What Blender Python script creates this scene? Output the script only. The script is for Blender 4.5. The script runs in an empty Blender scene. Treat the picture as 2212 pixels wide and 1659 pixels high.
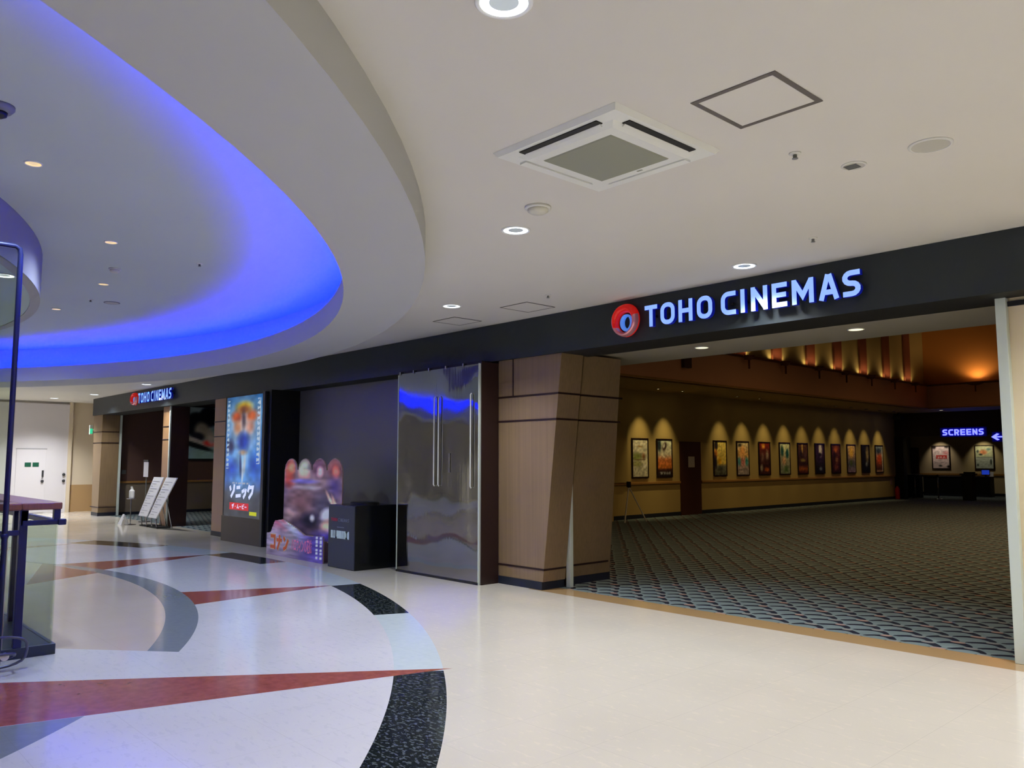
import bpy, bmesh, math, random
from mathutils import Vector, Matrix
sc = bpy.context.scene
C = sc.collection
PI = math.pi
# ------------------------------------------------------------------ camera
cam_d = bpy.data.cameras.new('camera'); cam = bpy.data.objects.new('camera', cam_d); C.objects.link(cam)
cam_d.sensor_fit = 'HORIZONTAL'; cam_d.sensor_width = 36.0; cam_d.lens = 36.0 * 1752.0 / 2212.0
cam_d.clip_start = 0.05; cam_d.clip_end = 200
cam.location = (0, 0, 1.6)
cam.rotation_euler = (PI / 2 + 0.0941, 0, 0.8275)
sc.camera = cam
# ------------------------------------------------------------------ world + exposure
w = bpy.data.worlds.new('world'); sc.world = w; w.use_nodes = True
w.node_tree.nodes['Background'].inputs[0].default_value = (0.5, 0.5, 0.55, 1)
w.node_tree.nodes['Background'].inputs[1].default_value = 0.05
sc.view_settings.view_transform = 'Standard'; sc.view_settings.look = 'None'
sc.view_settings.exposure = 0.0; sc.view_settings.gamma = 1.0
sc.view_settings.use_curve_mapping = False
try:
    sc.cycles.use_denoising = True; sc.cycles.max_bounces = 8; sc.cycles.diffuse_bounces = 5
    sc.cycles.sample_clamp_indirect = 6.0; sc.cycles.caustics_reflective = False
    sc.cycles.caustics_refractive = False
except Exception: pass
# light levels (lamps of the place and added fill lamps; the lamps themselves are built with their fittings)
P_MALL = 274.0        # mall downlights
P_UPPER = 150.0       # dim downlights of the raised ceiling
P_FLOORWASH = 0
BLUE = 7.0           # blue LED strip behind the ring's lip
P_SPOT = 74         # poster spots in the lobby
P_SCONCE = 20.0      # up-lights of the lobby
COOL = (0.97, 1.0, 1.03); WARM = (1.0, 0.68, 0.38); AMBER = (1.0, 0.78, 0.36)

# ------------------------------------------------------------------ helpers
def bright(p, k, g=1.0):
    return lambda u, v: tuple(min(255, 255 * (x / 255.0) ** g * k) for x in p(u, v))
def s2l(c):
    return tuple(((x / 255.0) / 12.92 if x / 255.0 <= 0.04045 else ((x / 255.0 + 0.055) / 1.055) ** 2.4) for x in c)

def mat(name, rgb, rough=0.5, metal=0.0, emit=None, es=0.0, spec=0.5, coat=0.0, alpha=1.0, trans=0.0, ior=1.45):
    m = bpy.data.materials.new(name); m.use_nodes = True
    b = m.node_tree.nodes['Principled BSDF']
    b.inputs['Base Color'].default_value = (*s2l(rgb), 1)
    b.inputs['Roughness'].default_value = rough; b.inputs['Metallic'].default_value = metal
    b.inputs['Specular IOR Level'].default_value = spec; b.inputs['Coat Weight'].default_value = coat
    b.inputs['Transmission Weight'].default_value = trans; b.inputs['IOR'].default_value = ior
    b.inputs['Alpha'].default_value = alpha
    if emit is not None:
        b.inputs['Emission Color'].default_value = (*s2l(emit), 1); b.inputs['Emission Strength'].default_value = es
    return m

class NT:
    """tiny node-expression helper"""
    def __init__(s, m): s.t = m.node_tree; s.b = s.t.nodes['Principled BSDF']
    def pos(s):
        n = s.t.nodes.new('ShaderNodeTexCoord'); x = s.t.nodes.new('ShaderNodeSeparateXYZ')
        s.t.links.new(n.outputs['Object'], x.inputs[0]); s.vec = n.outputs['Object']
        return x.outputs[0], x.outputs[1], x.outputs[2]
    def m(s, op, a, b=None, c=None):
        n = s.t.nodes.new('ShaderNodeMath'); n.operation = op
        for i, v in enumerate((a, b, c)):
            if v is None: continue
            if isinstance(v, (int, float)): n.inputs[i].default_value = v
            else: s.t.links.new(v, n.inputs[i])
        return n.outputs[0]
    def comb(s, x, y, z=0.0):
        n = s.t.nodes.new('ShaderNodeCombineXYZ')
        for i, v in enumerate((x, y, z)):
            if isinstance(v, (int, float)): n.inputs[i].default_value = v
            else: s.t.links.new(v, n.inputs[i])
        return n.outputs[0]
    def noise(s, vec, scale, detail=2.0, rough=0.5, dist=0.0):
        n = s.t.nodes.new('ShaderNodeTexNoise'); s.t.links.new(vec, n.inputs['Vector'])
        n.inputs['Scale'].default_value = scale; n.inputs['Detail'].default_value = detail
        n.inputs['Roughness'].default_value = rough; n.inputs['Distortion'].default_value = dist
        return n.outputs[0]
    def mix(s, f, a, b):
        n = s.t.nodes.new('ShaderNodeMix'); n.data_type = 'RGBA'
        for k, v in ((0, f), (6, a), (7, b)):
            if isinstance(v, tuple): n.inputs[k].default_value = (*v, 1)
            elif isinstance(v, (int, float)): n.inputs[k].default_value = v
            else: s.t.links.new(v, n.inputs[k])
        return n.outputs[2]
    def bump(s, h, strength, dist=0.01):
        n = s.t.nodes.new('ShaderNodeBump'); s.t.links.new(h, n.inputs['Height'])
        n.inputs['Strength'].default_value = strength; n.inputs['Distance'].default_value = dist
        s.t.links.new(n.outputs[0], s.b.inputs['Normal'])
    def color(s, c): s.t.links.new(c, s.b.inputs['Base Color'])
    def rough(s, c): s.t.links.new(c, s.b.inputs['Roughness'])

def obj(name, bm, m=None, parent=None, smooth=False):
    me = bpy.data.meshes.new(name); bm.normal_update(); bm.to_mesh(me); bm.free()
    if m is not None:
        for k in (m if isinstance(m, (list, tuple)) else [m]): me.materials.append(k)
    if smooth:
        for p in me.polygons: p.use_smooth = True
    o = bpy.data.objects.new(name, me); C.objects.link(o)
    if parent is not None: o.parent = parent
    return o
def tag(o, label=None, cat=None, group=None, kind=None):
    if label: o['label'] = label
    if cat: o['category'] = cat
    if group: o['group'] = group
    if kind: o['kind'] = kind
    return o
def thing(name, label, cat, loc=(0, 0, 0), rz=0, group=None):
    o = bpy.data.objects.new(name, None); C.objects.link(o); o.empty_display_size = 0.1
    o.location = loc; o.rotation_euler = (0, 0, rz)
    return tag(o, label, cat, group)
def struct(name, bm, m, parent=None, smooth=False):
    o = obj(name, bm, m, parent, smooth)
    if parent is None: o['kind'] = 'structure'
    return o
def box(x0, x1, y0, y1, z0, z1, bm=None, mi=0, bev=0.0):
    nb = bm or bmesh.new()
    vs = [nb.verts.new(p) for p in ((x0,y0,z0),(x1,y0,z0),(x1,y1,z0),(x0,y1,z0),(x0,y0,z1),(x1,y0,z1),(x1,y1,z1),(x0,y1,z1))]
    fs = [nb.faces.new([vs[i] for i in q]) for q in ((0,3,2,1),(4,5,6,7),(0,1,5,4),(1,2,6,5),(2,3,7,6),(3,0,4,7))]
    for f in fs: f.material_index = mi
    if bev > 0:
        es = set()
        for f in fs: es.update(f.edges)
        bmesh.ops.bevel(nb, geom=list(es), offset=bev, segments=2, affect='EDGES', profile=0.5)
    return nb
def hexa(bot, top, bm=None, mi=0):
    """prism between two 4-point rings"""
    nb = bm or bmesh.new()
    a = [nb.verts.new(p) for p in bot]; b = [nb.verts.new(p) for p in top]; n = len(a)
    fs = [nb.faces.new(a[::-1]), nb.faces.new(b)] + [nb.faces.new((a[i], a[(i+1) % n], b[(i+1) % n], b[i])) for i in range(n)]
    for f in fs: f.material_index = mi
    return nb
def lathe(prof, n=32, bm=None, at=(0, 0, 0), axis='Z', mi=0):
    nb = bm or bmesh.new(); rings = []
    for r, z in prof:
        ring = []
        for i in range(n):
            a = 2 * PI * i / n
            x, y, zz = r * math.cos(a), r * math.sin(a), z
            if axis == 'Y': p = (x, zz, y)
            elif axis == 'X': p = (zz, x, y)
            else: p = (x, y, zz)
            ring.append(nb.verts.new((p[0] + at[0], p[1] + at[1], p[2] + at[2])))
        rings.append(ring)
    for k in range(len(rings) - 1):
        for i in range(n):
            f = nb.faces.new((rings[k][i], rings[k][(i+1) % n], rings[k+1][(i+1) % n], rings[k+1][i])); f.material_index = mi
    for ring, rev in ((rings[0], True), (rings[-1], False)):
        rr = prof[0][0] if rev else prof[-1][0]
        if rr > 1e-4:
            if tuple(prof[0]) == tuple(prof[-1]): continue
            f = nb.faces.new(ring[::-1] if rev else ring); f.material_index = mi
    bmesh.ops.remove_doubles(nb, verts=nb.verts, dist=1e-6) if bm is None else None
    bmesh.ops.recalc_face_normals(nb, faces=nb.faces)
    return nb
def tube(pts, r, n=10, bm=None, closed=False, cap=True):
    nb = bm or bmesh.new(); P = [Vector(p) for p in pts]; N = len(P); rings = []
    up = Vector((0, 0, 1)); prev = None
    for i, p in enumerate(P):
        a = P[(i-1) % N] if (i > 0 or closed) else p
        b = P[(i+1) % N] if (i < N-1 or closed) else p
        d = (b - a).normalized()
        if prev is None:
            u = up.cross(d)
            if u.length < 1e-3: u = Vector((1, 0, 0)).cross(d)
            u.normalize()
        else:
            u = prev - d * prev.dot(d); u.normalize()
        prev = u; v = d.cross(u)
        rr = r[i] if isinstance(r, (list, tuple)) else r
        rings.append([nb.verts.new(p + (u * math.cos(2*PI*k/n) + v * math.sin(2*PI*k/n)) * rr) for k in range(n)])
    for i in range(N if closed else N - 1):
        A, B = rings[i], rings[(i+1) % N]
        for k in range(n): nb.faces.new((A[k], A[(k+1) % n], B[(k+1) % n], B[k]))
    if not closed and cap:
        nb.faces.new(rings[0][::-1]); nb.faces.new(rings[-1])
    return nb
def arc(cx, cy, rx, ry, a0, a1, n=8):
    return [(cx + rx * math.cos(math.radians(a0 + (a1-a0)*i/n)), cy + ry * math.sin(math.radians(a0 + (a1-a0)*i/n))) for i in range(n+1)]
def ribbon(pts, w, closed=False):
    """mitred outline of a stroke; returns list of quads (2D)"""
    P = [Vector(p) for p in pts]; N = len(P); L = []; R = []
    for i in range(N):
        if closed: a, b, c = P[(i-1) % N], P[i], P[(i+1) % N]
        else: a, b, c = P[max(i-1, 0)], P[i], P[min(i+1, N-1)]
        d1 = (b - a).normalized() if (b-a).length > 1e-9 else None
        d2 = (c - b).normalized() if (c-b).length > 1e-9 else None
        d1 = d1 or d2; d2 = d2 or d1
        n1 = Vector((-d1.y, d1.x)); n2 = Vector((-d2.y, d2.x)); m = (n1 + n2)
        m = m.normalized() if m.length > 1e-6 else n1
        k = w / 2 / max(0.35, m.dot(n1))
        L.append(b + m * k); R.append(b - m * k)
    q = []
    for i in range(N if closed else N - 1):
        j = (i+1) % N
        q.append((R[i], R[j], L[j], L[i]))
    return q
def strokes(bm, sts, w, fn, d, mi=0):
    """extrude 2D strokes: fn(u,v,depth)->3D; depth 0 (back) .. d (front)"""
    for k, st in enumerate(sts):
        closed = st[0] == st[-1] and len(st) > 2
        pts = st[:-1] if closed else st
        e = d + 0.0004 * (k % 4)
        for quad in ribbon(pts, w, closed):
            hexa([fn(p.x, p.y, 0) for p in quad], [fn(p.x, p.y, e) for p in quad], bm, mi)
    return bm
# letters in a 1-high box (x width wd): squared technical lettering
def GL(ch, wd, w):
    a, b, y0, y1 = w/2, wd - w/2, w/2, 1 - w/2
    r = min(wd * 0.42, 0.26)
    if ch == 'T': return [[(0, y1), (wd, y1)], [(wd/2, 0), (wd/2, y1 - w/2)]]
    if ch == 'I': return [[(wd/2, 0), (wd/2, 1)]]
    if ch == 'H': return [[(a, 0), (a, 1)], [(b, 0), (b, 1)], [(a + w/2, .5), (b - w/2, .5)]]
    if ch == 'O':
        p = arc(b - r, y1 - r, r, r, 0, 90, 5) + arc(a + r, y1 - r, r, r, 90, 180, 5) + arc(a + r, y0 + r, r, r, 180, 270, 5) + arc(b - r, y0 + r, r, r, 270, 360, 5)
        return [p + [p[0]]]
    if ch == 'C':
        return [[(wd, y1)] + arc(a + r, y1 - r, r, r, 90, 180, 5) + arc(a + r, y0 + r, r, r, 180, 270, 5) + [(wd, y0)]]
    if ch == 'N': return [[(a, 0), (a, 1)], [(b, 0), (b, 1)], [(a, 1 - w*.4), (b, w*.4)]]
    if ch == 'E': return [[(a, 0), (a, 1)], [(a + w/2, y1), (wd, y1)], [(a + w/2, .5), (wd * .94, .5)], [(a + w/2, y0), (wd, y0)]]
    if ch == 'L': return [[(a, 0), (a, 1)], [(a + w/2, y0), (wd, y0)]]
    if ch == 'M': return [[(a, 0), (a, 1)], [(b, 0), (b, 1)], [(a, 1 - w*.3), (wd/2, .32), (b, 1 - w*.3)]]
    if ch == 'A': return [[(a, 0), (wd/2 - w*.12, 1)], [(b, 0), (wd/2 + w*.12, 1)], [(wd*.28, .30), (wd*.72, .30)]]
    if ch == 'U': return [[(a, 1)] + arc(a + r, y0 + r, r, r, 180, 270, 5) + arc(b - r, y0 + r, r, r, 270, 360, 5) + [(b, 1)]]
    if ch == 'R': return [[(a, 0), (a, 1)], [(a + w/2, y1)] + arc(b - r*.8, y1 - .22, r*.8, .22, 90, -90, 6) + [(a + w/2, y1 - .44)], [(wd*.5, y1 - .44), (b, 0)]]
    if ch == 'S':
        h = (y1 - y0) / 4
        return [[(wd*.98, y1)] + arc(a + r*.9, y1 - h, r*.9, h, 90, 270, 7) + arc(b - r*.9, y0 + h, r*.9, h, 90, -90, 7) + [(0.02*wd, y0)]]
    return []
KANA = {
 'so': [[(.12,.86),(.28,.52)], [(.86,.94),(.80,.5),(.32,.05)]],
 'ni': [[(.18,.76),(.82,.76)], [(.05,.16),(.95,.16)]],
 'xtu': [[(.12,.62),(.2,.4)], [(.42,.68),(.5,.44)], [(.86,.66),(.74,.3),(.36,.04)]],
 'ku': [[(.36,.97),(.1,.5)], [(.32,.8),(.9,.8),(.78,.4),(.28,.03)]],
 'za': [[(.04,.66),(.9,.66)], [(.26,.92),(.26,.4)], [(.66,.92),(.64,.38),(.34,.03)], [(.8,1.0),(.86,.84)], [(.93,1.05),(.99,.9)]],
 'mu': [[(.48,.94),(.16,.18),(.88,.24)], [(.66,.48),(.94,.06)]],
 'bar': [[(.08,.5),(.92,.5)]],
 'bi': [[(.2,.92),(.2,.12),(.86,.12)], [(.78,.66),(.22,.5)], [(.74,1.0),(.8,.84)], [(.9,1.05),(.96,.9)]],
 'dot': [[(.42,.5),(.58,.5)]],
 'ko': [[(.12,.84),(.86,.84),(.86,.02)], [(.08,.16),(.82,.16)]],
 'na': [[(.04,.64),(.96,.64)], [(.56,.96),(.54,.5),(.2,.03)]],
 'n': [[(.1,.84),(.34,.66)], [(.1,.1),(.5,.22),(.92,.72)]],
}
# ------------------------------------------------------------------ painted artwork (prints): colour attribute on a fine grid
def art_material(name, emit=0.0, rough=0.35):
    m = mat(name, (128, 128, 128), rough)
    t = NT(m); a = t.t.nodes.new('ShaderNodeAttribute'); a.attribute_name = 'art'
    t.t.links.new(a.outputs['Color'], t.b.inputs['Base Color'])
    if emit:
        t.t.links.new(a.outputs['Color'], t.b.inputs['Emission Color']); t.b.inputs['Emission Strength'].default_value = emit
        m2 = t.mix(0.85, a.outputs['Color'], (0.0, 0.0, 0.0)); t.color(m2)
    return m
def art(name, fn3, nu, nv, paint, m, parent, inside=None):
    """flat print; fn3(u,v)->3D, paint(u,v)->sRGB; inside(u,v) optional cut-out"""
    bm = bmesh.new(); lay = bm.verts.layers.float_color.new('art'); V = {}
    for j in range(nv + 1):
        for i in range(nu + 1):
            u, v = i / nu, j / nv; p = bm.verts.new(fn3(u, v)); p[lay] = (*s2l([max(0, min(255, c)) for c in paint(u, v)]), 1); V[i, j] = p
    for j in range(nv):
        for i in range(nu):
            if inside and not inside((i + .5) / nu, (j + .5) / nv): continue
            bm.faces.new((V[i, j], V[i+1, j], V[i+1, j+1], V[i, j+1]))
    loose = [x for x in bm.verts if not x.link_faces]
    bmesh.ops.delete(bm, geom=loose, context='VERTS')
    return obj(name, bm, m, parent)
def lerp(a, b, t): t = max(0, min(1, t)); return tuple(a[i] + (b[i] - a[i]) * t for i in range(3))
def painter(grad, blobs, bars=(), noise=0, seed=1):
    rnd = random.Random(seed); tab = [[rnd.random() for _ in range(64)] for _ in range(64)]
    def nz(u, v):
        x, y = u * 11, v * 26; i, j = int(x), int(y); fx, fy = x - i, y - j
        g = lambda a, b: tab[a % 64][b % 64]
        return (g(i,j)*(1-fx)+g(i+1,j)*fx)*(1-fy) + (g(i,j+1)*(1-fx)+g(i+1,j+1)*fx)*fy
    def f(u, v):
        c = grad[0][1]
        for k in range(len(grad) - 1):
            if grad[k][0] <= v <= grad[k+1][0]: c = lerp(grad[k][1], grad[k+1][1], (v - grad[k][0]) / (grad[k+1][0] - grad[k][0]))
        if v > grad[-1][0]: c = grad[-1][1]
        for (x, y, rx, ry, col, soft, ang) in blobs:
            ca, sa = math.cos(ang), math.sin(ang); dx, dy = u - x, v - y
            d = math.hypot((dx*ca + dy*sa) / rx, (-dx*sa + dy*ca) / ry)
            c = lerp(c, col, (1 + soft - d) / (2 * soft) if soft > 0 else float(d < 1))
        if noise:
            n = (nz(u, v) - .5) * 2 * noise; c = tuple(x + n * (0.4 + x / 160) for x in c)
        for (x0, x1, y0, y1, col, dash) in bars:
            if x0 <= u <= x1 and y0 <= v <= y1 and (not dash or math.sin(u * dash) + math.sin(u * dash * 1.7 + v * 40) > -0.3): c = col
        return c
    return f

# ------------------------------------------------------------------ materials
def paint_wall(name, rgb, rough=0.7, scale=30, amt=0.04):
    m = mat(name, rgb, rough); t = NT(m); t.pos()
    n = t.noise(t.vec, scale, 3); t.bump(n, amt, 0.002)
    c = s2l(rgb); n2 = t.noise(t.vec, 0.8, 2)
    t.color(t.mix(n2, tuple(x * 0.96 for x in c), tuple(min(1, x * 1.04) for x in c)))
    return m
M_ceil = paint_wall('ceiling_paint', (210, 207, 200), 0.85)
M_ring = paint_wall('ring_paint', (184, 185, 184), 0.85)
M_upper = paint_wall('raised_ceiling_paint', (198, 208, 208), 0.85)
M_disc = paint_wall('disc_paint', (196, 214, 205), 0.8)
M_cream = paint_wall('cream_wall_paint', (226, 210, 176), 0.75)
M_beige = paint_wall('beige_wall_paint', (216, 200, 172), 0.75)
M_tan = paint_wall('tan_dado', (176, 142, 96), 0.6)
M_white = paint_wall('white_door_paint', (214, 210, 212), 0.55)
M_plain = paint_wall('plain_wall', (190, 184, 172), 0.8)
M_navy = mat('navy_baseboard', (24, 30, 44), 0.5)
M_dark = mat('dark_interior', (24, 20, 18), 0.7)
M_black = mat('black_paint', (14, 14, 15), 0.45)
M_blackgloss = mat('black_gloss', (16, 18, 21), 0.2)
M_alu = mat('brushed_aluminium', (214, 224, 216), 0.5, 0.3)
M_chrome = mat('chrome', (170, 170, 175), 0.2, 1.0)
M_navymetal = mat('navy_metal', (34, 38, 78), 0.35, 0.3)
M_rubber = mat('grey_rubber', (50, 50, 52), 0.7)
M_whiteplastic = mat('white_plastic', (216, 216, 212), 0.45)
M_greyplastic = mat('grey_plastic', (120, 122, 120), 0.5)
M_red = mat('red_enamel', (178, 22, 20), 0.3)
M_exit = mat('exit_sign_face', (40, 180, 120), 0.4, emit=(60, 220, 160), es=.8)
M_green = mat('green_label', (14, 84, 60), 0.5)
M_frame = mat('dark_picture_frame', (34, 14, 12), 0.35)

def fascia_mat():
    m = mat('charcoal_fascia', (42, 48, 52), 0.42); t = NT(m); t.pos()
    n = t.noise(t.vec, 3.0, 3); t.color(t.mix(n, s2l((36, 42, 46)), s2l((42, 49, 53)))); return m
M_fascia = fascia_mat()
def wood_mat(name, a, b, rough=0.42):
    m = mat(name, a, rough); t = NT(m); x, y, z = t.pos()
    v = t.comb(t.m('MULTIPLY', x, 95.0), t.m('MULTIPLY', y, 95.0), t.m('MULTIPLY', z, 0.6))
    n = t.noise(v, 1.0, 3, .6); n2 = t.noise(t.vec, 1.4, 2)
    c = t.mix(n, s2l(a), s2l(b)); c = t.mix(t.m('MULTIPLY', n2, .35), c, s2l(tuple(k * .72 for k in a)))
    t.color(c); t.bump(n, 0.15, 0.002); return m
M_wood = wood_mat('fine_line_walnut_veneer', (112, 90, 62), (154, 130, 96))
M_woodpale = wood_mat('pale_line_veneer', (150, 112, 74), (186, 146, 102))
M_groove = mat('dark_groove', (36, 14, 14), 0.5)
M_handwood = wood_mat('handrail_wood', (120, 72, 48), (164, 104, 70), 0.3)
M_lobbywall = paint_wall('lobby_wall_paint', (176, 152, 92), 0.75)
M_lobbywall2 = paint_wall('rear_corridor_paint', (188, 172, 140), 0.75)
M_bulk = paint_wall('brown_bulkhead_paint', (206, 150, 112), 0.75)
M_orange = paint_wall('orange_wall_paint', (196, 130, 54), 0.75)
M_upperwall = paint_wall('olive_upper_wall', (176, 158, 96), 0.75)
M_trim = mat('brown_trim', (104, 52, 28), 0.5)
M_rail = mat('chair_rail_paint', (160, 118, 62), 0.4)
M_soffit = paint_wall('soffit_paint', (150, 142, 124), 0.85)
M_lobbydoor = mat('brown_lobby_door', (70, 36, 20), 0.5)

# floor: beige tiles, big star-and-ring inlay
def floor_mat():
    m = mat('polished_tile_floor', (200, 185, 165), 0.16, spec=0.5); t = NT(m); x, y, z = t.pos()
    t.b.inputs['IOR'].default_value = 1.5
    def circ(cx, cy, r):    # 1 inside
        dx = t.m('SUBTRACT', x, cx); dy = t.m('SUBTRACT', y, cy)
        return t.m('LESS_THAN', t.m('SQRT', t.m('ADD', t.m('MULTIPLY', dx, dx), t.m('MULTIPLY', dy, dy))), r)
    def half(p, q):         # 1 on the left of p->q
        ax, ay = q[0]-p[0], q[1]-p[1]
        return t.m('GREATER_THAN', t.m('SUBTRACT', t.m('MULTIPLY', t.m('SUBTRACT', y, p[1]), ax), t.m('MULTIPLY', t.m('SUBTRACT', x, p[0]), ay)), 0.0)
    def AND(*a):
        r = a[0]
        for k in a[1:]: r = t.m('MULTIPLY', r, k)
        return r
    NOT = lambda a: t.m('SUBTRACT', 1.0, a)
    def tri(A, B, Cc):
        # orient counter clockwise
        if (B[0]-A[0])*(Cc[1]-A[1]) - (B[1]-A[1])*(Cc[0]-A[0]) < 0: B, Cc = Cc, B
        return AND(half(A, B), half(B, Cc), half(Cc, A))
    big = t.noise(t.vec, 1.1, 3); fine = t.noise(t.vec, 14.0, 4, .6); streak = t.noise(t.comb(t.m('MULTIPLY', x, 9.0), t.m('MULTIPLY', y, 22.0)), 1.0, 4, .65)
    beige = t.mix(big, s2l((204, 196, 183)), s2l((218, 210, 197)))
    beige = t.mix(t.m('MULTIPLY', t.m('GREATER_THAN', streak, 0.60), .25), beige, s2l((236, 222, 202)))
    white = t.mix(big, s2l((206, 202, 208)), s2l((222, 220, 226)))
    white = t.mix(t.m('MULTIPLY', t.m('GREATER_THAN', streak, 0.58), .3), white, s2l((190, 190, 200)))
    bluew = t.mix(fine, s2l((190, 202, 210)), s2l((212, 220, 224)))
    grey = t.mix(fine, s2l((120, 128, 136)), s2l((140, 146, 154)))
    red = t.mix(fine, s2l((118, 56, 38)), s2l((186, 106, 82)))
    flake = t.m('GREATER_THAN', t.noise(t.comb(t.m('MULTIPLY', x, 26.0), t.m('MULTIPLY', y, 44.0)), 1.0, 3, .6), .56)
    dark = t.mix(flake, s2l((22, 28, 32)), s2l((84, 92, 96)))
    pink = t.mix(big, s2l((196, 178, 164)), s2l((210, 194, 182)))
    c = beige
    # large tile joints
    fo, fi = circ(-12.41, -6.76, 12.98), circ(-12.13, -6.18, 11.966)
    go, gi = circ(-11.41, -4.11, 8.065), circ(-11.75, -5.38, 9.06)
    c = t.mix(fo, c, bluew); c = t.mix(fi, c, white)
    # angle around the centre
    ang = t.m('ARCTAN2', t.m('ADD', y, 6.45), t.m('ADD', x, 12.3)); ang = t.m('MULTIPLY', ang, 180 / PI)
    def sect(a, b): return AND(t.m('GREATER_THAN', ang, a), t.m('LESS_THAN', ang, b))
    band = AND(fo, NOT(fi))
    dk = t.m('MAXIMUM', t.m('MAXIMUM', sect(66.1, 76.2), sect(88.9, 97.3)), t.m('MAXIMUM', sect(44.5, 55.1), sect(106.3, 116.0)))
    dk = t.m('MAXIMUM', dk, t.m('MAXIMUM', sect(22, 33.5), sect(127, 138)))
    c = t.mix(AND(band, dk), c, dark)
    # star wedges
    L0, L1 = (-8.35, 1.42), (-7.0, 2.74)
    belowL = half((-7.873, 1.948), (-7.0, 2.71))
    c = t.mix(AND(go, gi, belowL), c, pink)
    c = t.mix(AND(go, NOT(gi), belowL), c, grey)
    r1 = tri((-5.06, 4.03), (-6.953 - .9, 1.363 - 1.27), (-5.823 - .34, 1.154 - 1.27))
    below1 = AND(half((-5.823, 1.154), (-5.06, 4.03)), t.m('LESS_THAN', x, 20.0))
    c = t.mix(AND(go, NOT(circ(-11.41, -4.11, 7.62)), NOT(half((-5.82, 1.154), (-5.06, 4.03)))), c, grey)
    c = t.mix(AND(go, circ(-11.41, -4.11, 7.62), NOT(half((-5.82, 1.154), (-5.06, 4.03)))), c, pink)
    c = t.mix(r1, c, red)
    c = t.mix(AND(NOT(go), tri((-9.40, 5.50), (-10.29, 3.6), (-9.15, 3.2))), c, red)
    c = t.mix(AND(NOT(go), tri((-13.87, 5.70), (-14.2, 3.2), (-12.6, 2.9))), c, red)
    c = t.mix(AND(gi, tri((-12.72, 3.66), (-14.4, 3.30), (-12.1, 2.6))), c, red)
    c = t.mix(AND(fi, NOT(go), tri((-17.4, 4.5), (-17.9, 1.2), (-16.4, 1.6))), c, red)
    # tan threshold in front of the carpet
    c = t.mix(AND(t.m('GREATER_THAN', y, 7.16), t.m('GREATER_THAN', x, -7.5)), c, s2l((176, 146, 104)))
    # tile joints, every 0.6 m
    def joint(v, off):
        f = t.m('FRACT', t.m('ADD', t.m('DIVIDE', v, 0.6), off)); return t.m('LESS_THAN', f, 0.006)
    j = t.m('MAXIMUM', joint(x, .3), joint(y, .1))
    c = t.mix(t.m('MULTIPLY', j, .18), c, s2l((120, 110, 104)))
    t.color(c)
    t.rough(t.m('ADD', t.m('MULTIPLY', big, 0.08), 0.085))
    t.bump(t.noise(t.vec, 2.2, 2), 0.02, 0.01)
    return m
M_floor = floor_mat()
def carpet_mat():
    m = mat('patterned_carpet', (70, 90, 90), 0.95, spec=0.1); t = NT(m); x, y, z = t.pos()
    U, Vv = 0.36, 0.18
    row = t.m('FLOOR', t.m('DIVIDE', y, Vv)); half_ = t.m('MULTIPLY', t.m('MODULO', t.m('ABSOLUTE', row), 2.0), 0.5)
    uu = t.m('ADD', t.m('DIVIDE', x, U), t.m('ADD', t.m('MULTIPLY', row, 0.44), t.m('MULTIPLY', t.noise(t.vec, 3.0, 1), .35)))
    fu = t.m('SUBTRACT', t.m('FRACT', uu), 0.5); fv = t.m('SUBTRACT', t.m('FRACT', t.m('DIVIDE', y, Vv)), 0.5)
    # navy crescent: arch in each cell
    archv = t.m('SUBTRACT', fv, t.m('SUBTRACT', 0.28, t.m('MULTIPLY', t.m('MULTIPLY', fu, fu), 3.2)))
    cres = t.m('LESS_THAN', t.m('ABSOLUTE', t.m('ADD', archv, .20)), 0.25)
    cres = t.m('MULTIPLY', cres, t.m('LESS_THAN', t.m('ABSOLUTE', fu), 0.45))
    dot = t.m('LESS_THAN', t.m('ADD', t.m('MULTIPLY', t.m('MULTIPLY', fu, fu), 14.0), t.m('MULTIPLY', t.m('MULTIPLY', t.m('SUBTRACT', fv, .26), t.m('SUBTRACT', fv, .26)), 10.0)), 0.35)
    pinkr = t.m('LESS_THAN', t.m('MODULO', t.m('ABSOLUTE', t.m('ADD', row, t.m('FLOOR', uu))), 3.0), 0.5)
    fl = t.noise(t.vec, 220.0, 2)
    base = t.mix(t.noise(t.comb(t.m('MULTIPLY', x, 5.0), t.m('MULTIPLY', y, 12.0)), 1.0, 2), s2l((96, 114, 116)), s2l((134, 148, 150)))
    c = t.mix(cres, base, s2l((30, 32, 48)))
    c = t.mix(dot, c, t.mix(pinkr, s2l((138, 136, 132)), s2l((164, 134, 122))))
    c = t.mix(t.m('MULTIPLY', fl, .35), c, s2l((50, 54, 54)))
    t.color(c); t.bump(fl, .3, .003); return m
M_carpet = carpet_mat()
def glossy_panel():
    m = mat('dark_mirror_sheet', (160, 158, 152), 0.05, 1.0); t = NT(m); x, y, z = t.pos()
    n = t.noise(t.comb(t.m('MULTIPLY', x, 1.6), y, t.m('MULTIPLY', z, 1.2)), 1.0, 1.0)
    n2 = t.noise(t.comb(t.m('MULTIPLY', x, 26.0), y, t.m('MULTIPLY', z, .3)), 1.0, 1.0)
    t.bump(t.m('ADD', n, t.m('MULTIPLY', n2, 0.035)), 0.34, 0.05); return m
M_mirror = glossy_panel()
M_back = mat('satin_dark_backboard', (112, 110, 104), 0.36, 0.2)
M_pillarpanel = mat('brushed_dark_panel', (70, 62, 54), 0.38, 0.7)
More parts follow.
